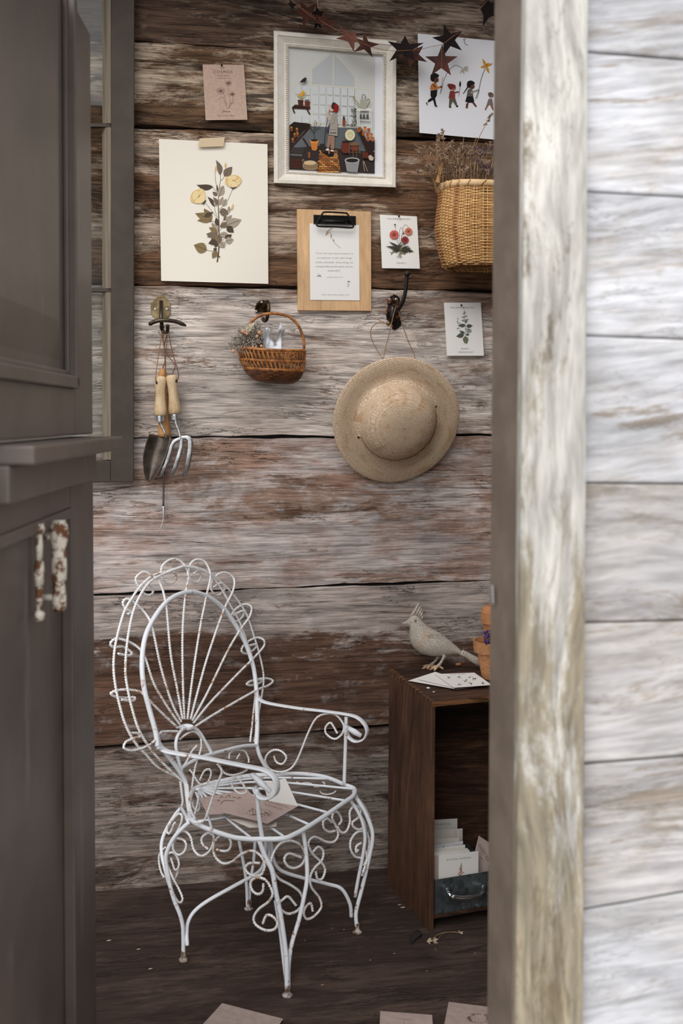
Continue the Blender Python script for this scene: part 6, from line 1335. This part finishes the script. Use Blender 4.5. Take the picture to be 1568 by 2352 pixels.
# ---- bird
bd = NT('speckled_stone_bird'); k_ = bd.noise(bd.co(), 480, 3, .6); k2 = bd.noise(bd.co(), 18, 3, .5)
bc_ = bd.mix(bd.mr(k_, .42, .58), sr(146,136,126), sr(206,199,188)); bc_ = bd.mix(bd.mr(k2, .52, .66, 0, .4), bc_, sr(176,138,104)); bd.bump(k_, .5, .0015); bd = bd.fin(bc_, .8, 0, .3)
bdd = simple('bird_foot_paint', sr(206,180,150), .8, 0, sr(170,130,96), 120, .3)
fb = ct(1000, 1536, .001); ZB = (fb-CAM).dot(FW)
BZ = lambda X, Y, o=0: pz(*zz([(X, Y)])[0], ZB+o)
T = thing('bird_figurine', fb, 'speckled grey stone bird with a pointed crest and long tail, standing on the crate', 'figurine')
secs = [((135,402),(136,408),.1),((165,392),(168,412),.5),((205,378),(215,420),.5),((240,345),(258,432),.6),((270,300),(268,470),.72),((330,270),(262,520),.72),((400,290),(258,580),.72),((460,370),(258,640),.74),((520,430),(275,700),.76),((600,480),(310,760),.78),((680,520),(360,815),.8),((745,560),(430,860),.8),((810,610),(520,885),.8),((860,660),(610,900),.78),((910,705),(700,900),.74),((960,755),(790,895),.7),((1010,790),(870,880),.66),((1050,818),(940,862),.6),((1090,838),(1000,870),.6)]
m = MB(); vs = []; n = 20
for a_, b_, w_ in secs:
    A_, B_ = BZ(*a_), BZ(*b_); c = (A_+B_)/2; u = (A_-B_)/2; hw = u.length*w_
    for k in range(n): t = 2*math.pi*k/n; vs.append(c+u*math.cos(t)+FW*hw*math.sin(t))
m.add(vs, [(i*n+k, i*n+(k+1)%n, (i+1)*n+(k+1)%n, (i+1)*n+k) for i in range(len(secs)-1) for k in range(n)]+[tuple(range(n)), tuple(range(len(secs)*n-1, len(secs)*n-n-1, -1))])
o = m.build('body', bd, T, smooth=True); s_ = o.modifiers.new('soft', 'SUBSURF'); s_.levels = s_.render_levels = 1
for i, (b0_, t0_, w_) in enumerate((((300,300),(400,108),20),((350,290),(425,150),18),((390,300),(440,190),17),((420,320),(455,235),16),((445,345),(458,290),12),((275,305),(355,190),16))):
    A_, B_ = BZ(*b0_), BZ(*t0_); d = (B_-A_)/2; s2_ = d.normalized().cross(FW)*w_/6.533*ZB/2400
    MB().ell((A_+B_)/2, s2_*1.15, FW*.006, d*1.12, 10, 8).build('crest_feather', bd, T, smooth=True)
m = MB(); P = [BZ(X, Y) for X, Y in ((1040,842),(1120,880),(1200,930),(1290,975),(1400,1010))]; m.tube(crom(P, 4), [.0100,.0098,.0096,.0096,.0098,.0100,.0104,.0108,.011,.0115,.012,.012,.0125,.0125,.012,.011,.007], 12, flat=(.7,1.0), up=UP); m.build('tail', bd, T, smooth=True)
MB().lathe([(.0030,0),(.0042,.0008),(.0042,.0018),(.0032,.0024)], BZ(348,352,-.0215), -FW, 16).build('eye', bd, T, smooth=True); MB().ball(BZ(348,352,-.0200), .0034).build('eye', bd, T, smooth=True)
for i, (x0, y0, x1, y1, x2, y2, w_) in enumerate(((540,560,700,690,900,800,60),(520,640,680,770,880,840,52),(560,720,760,820,1000,850,36),(640,560,800,680,980,800,46),(700,560,850,690,1030,825,34))):
    P = [BZ(X, Y, -.034+.004*i+.010*j) for j, (X, Y) in enumerate(((x0,y0),(x1,y1),(x2,y2)))]; kk = ZB/2400/6.533; m = MB()
    m.tube(crom(P, 5), [w_*kk*q for q in (.4,.7,.9,1,1,1,.95,.85,.7,.5,.2)], 10, flat=(1,.12), up=-FW); m.build('wing_feather', bd, T, smooth=True)
for a_, b_, o_ in (((790,880),(690,1050),-.018),((700,900),(580,1035),.018)):
    MB().tube(crom([BZ(*a_, o_), BZ((a_[0]+b_[0])/2+10, (a_[1]+b_[1])/2, o_), BZ(*b_, o_)], 4), [.0072,.006,.005,.0042,.004,.004,.0045,.0055,.006], 10).build('leg', bd, T, smooth=True)
    for dx, dy in ((-130,30),(-110,-8),(-60,45),(85,20)):
        P = [BZ(b_[0], b_[1], o_), BZ(b_[0]+dx*.5, b_[1]+dy*.5+6, o_-.01*(dy > 25)), BZ(b_[0]+dx, b_[1]+dy+22, o_-.016*(dy > 25)+.012*(dy < 0))]; MB().tube(crom(P, 4), [.0042,.0042,.004,.0038,.0036,.0034,.003,.0024,.0015], 8).build('toe', bdd, T, smooth=True)
# ---- bits on crate and floor
def pebble(name, x, y, r, mat, label, P, cat, sx=1.3):
    c = P(x, y); T = MB(); T.octa(c+V((0,0,r*.55)), V((r*sx,0,0)), V((0,r,0)), V((0,0,r*.6))); T.ell(c+V((0,0,r*.6)), (r*sx,0,0), (0,r,0), (0,0,r*.6), 7, 5)
    m = MB(); m.ell(c+V((0,0,r*.6)), (r*sx,0,0), (0,r,0), (0,0,r*.6), 7, 5); m.v = [v+V((rnd(-.12,.12),rnd(-.12,.12),rnd(-.1,.1)))*r for v in m.v]; o = m.build(name, mat); tag(o, label, cat)
pebble('clay_chip', 1052, 1529, .0075, tc, 'small chip of terracotta on the crate behind the bird feet', ct, 'chip')
pebble('white_pebble', 983, 1582, .004, white_p, 'tiny white pebble on the crate corner beside the sheets', ct, 'pebble')
pebble('white_crumb', 996, 1591, .0035, pink_p, 'tiny flat crumb near the front edge of the crate', ct, 'crumb')
dk_leaf = simple('blackened_leaf', (.02,.015,.013), .8)
m = MB(); lp = [fl(x, y, h) for x, y, h in ((940,2152,.004),(948,2140,.012),(960,2134,.003),(970,2143,.010),(966,2152,.002),(955,2156,.006),(943,2168,.003))]; m.prism(lp, (0,0,-.001))
tag(m.build('dead_leaf', dk_leaf), 'curled blackened dead leaf on the floor at the foot of the crate', 'leaf')
T = thing('dried_sprig', fl(1000, 2150), 'thin straw-coloured dried sprig lying on the floor before the crate', 'sprig')
ms, mf = MB(), MB(); P = crom([fl(x, y, .003) for x, y in ((985,2166),(1000,2150),(1020,2142),(1045,2141),(1058,2144))], 5); ms.tube(P, .0010, 5); P2 = crom([fl(x, y, .003) for x, y in ((1018,2143),(1010,2152),(998,2165))], 4); ms.tube(P2, .0008, 5)
for q in (P[0], P[1], P[-1], P2[-1], P2[-2]): florets(mf, q+V((0,0,.003)), (1,0,0), 8, .007, .003)
ms.build('stem', stm, T); tag(mf.build('seed_heads', simple('pale_seed', sr(206,188,160), .8), T), kind='stuff')
m = MB()
for x, y, r in [(925,2084,.006),(917,2078,.004),(250,2160,.005),(318,2180,.004),(905,2190,.0025),(700,2160,.002),(790,2135,.0025),(762,2132,.002),(740,2262,.003),(850,2205,.002),(1000,2180,.002),(345,2225,.004),(1090,2190,.002),(980,2230,.002)]:
    m.octa(fl(x, y, r*.4), V((r*1.6, r*.4, 0)), V((-r*.3, r*.8, 0)), V((0,0,r*.4)))
tag(m.build('floor_debris', simple('pale_chaff', sr(170,150,130), .9)), 'pale specks of chaff and dust scattered over the dark floor', 'debris', kind='stuff')
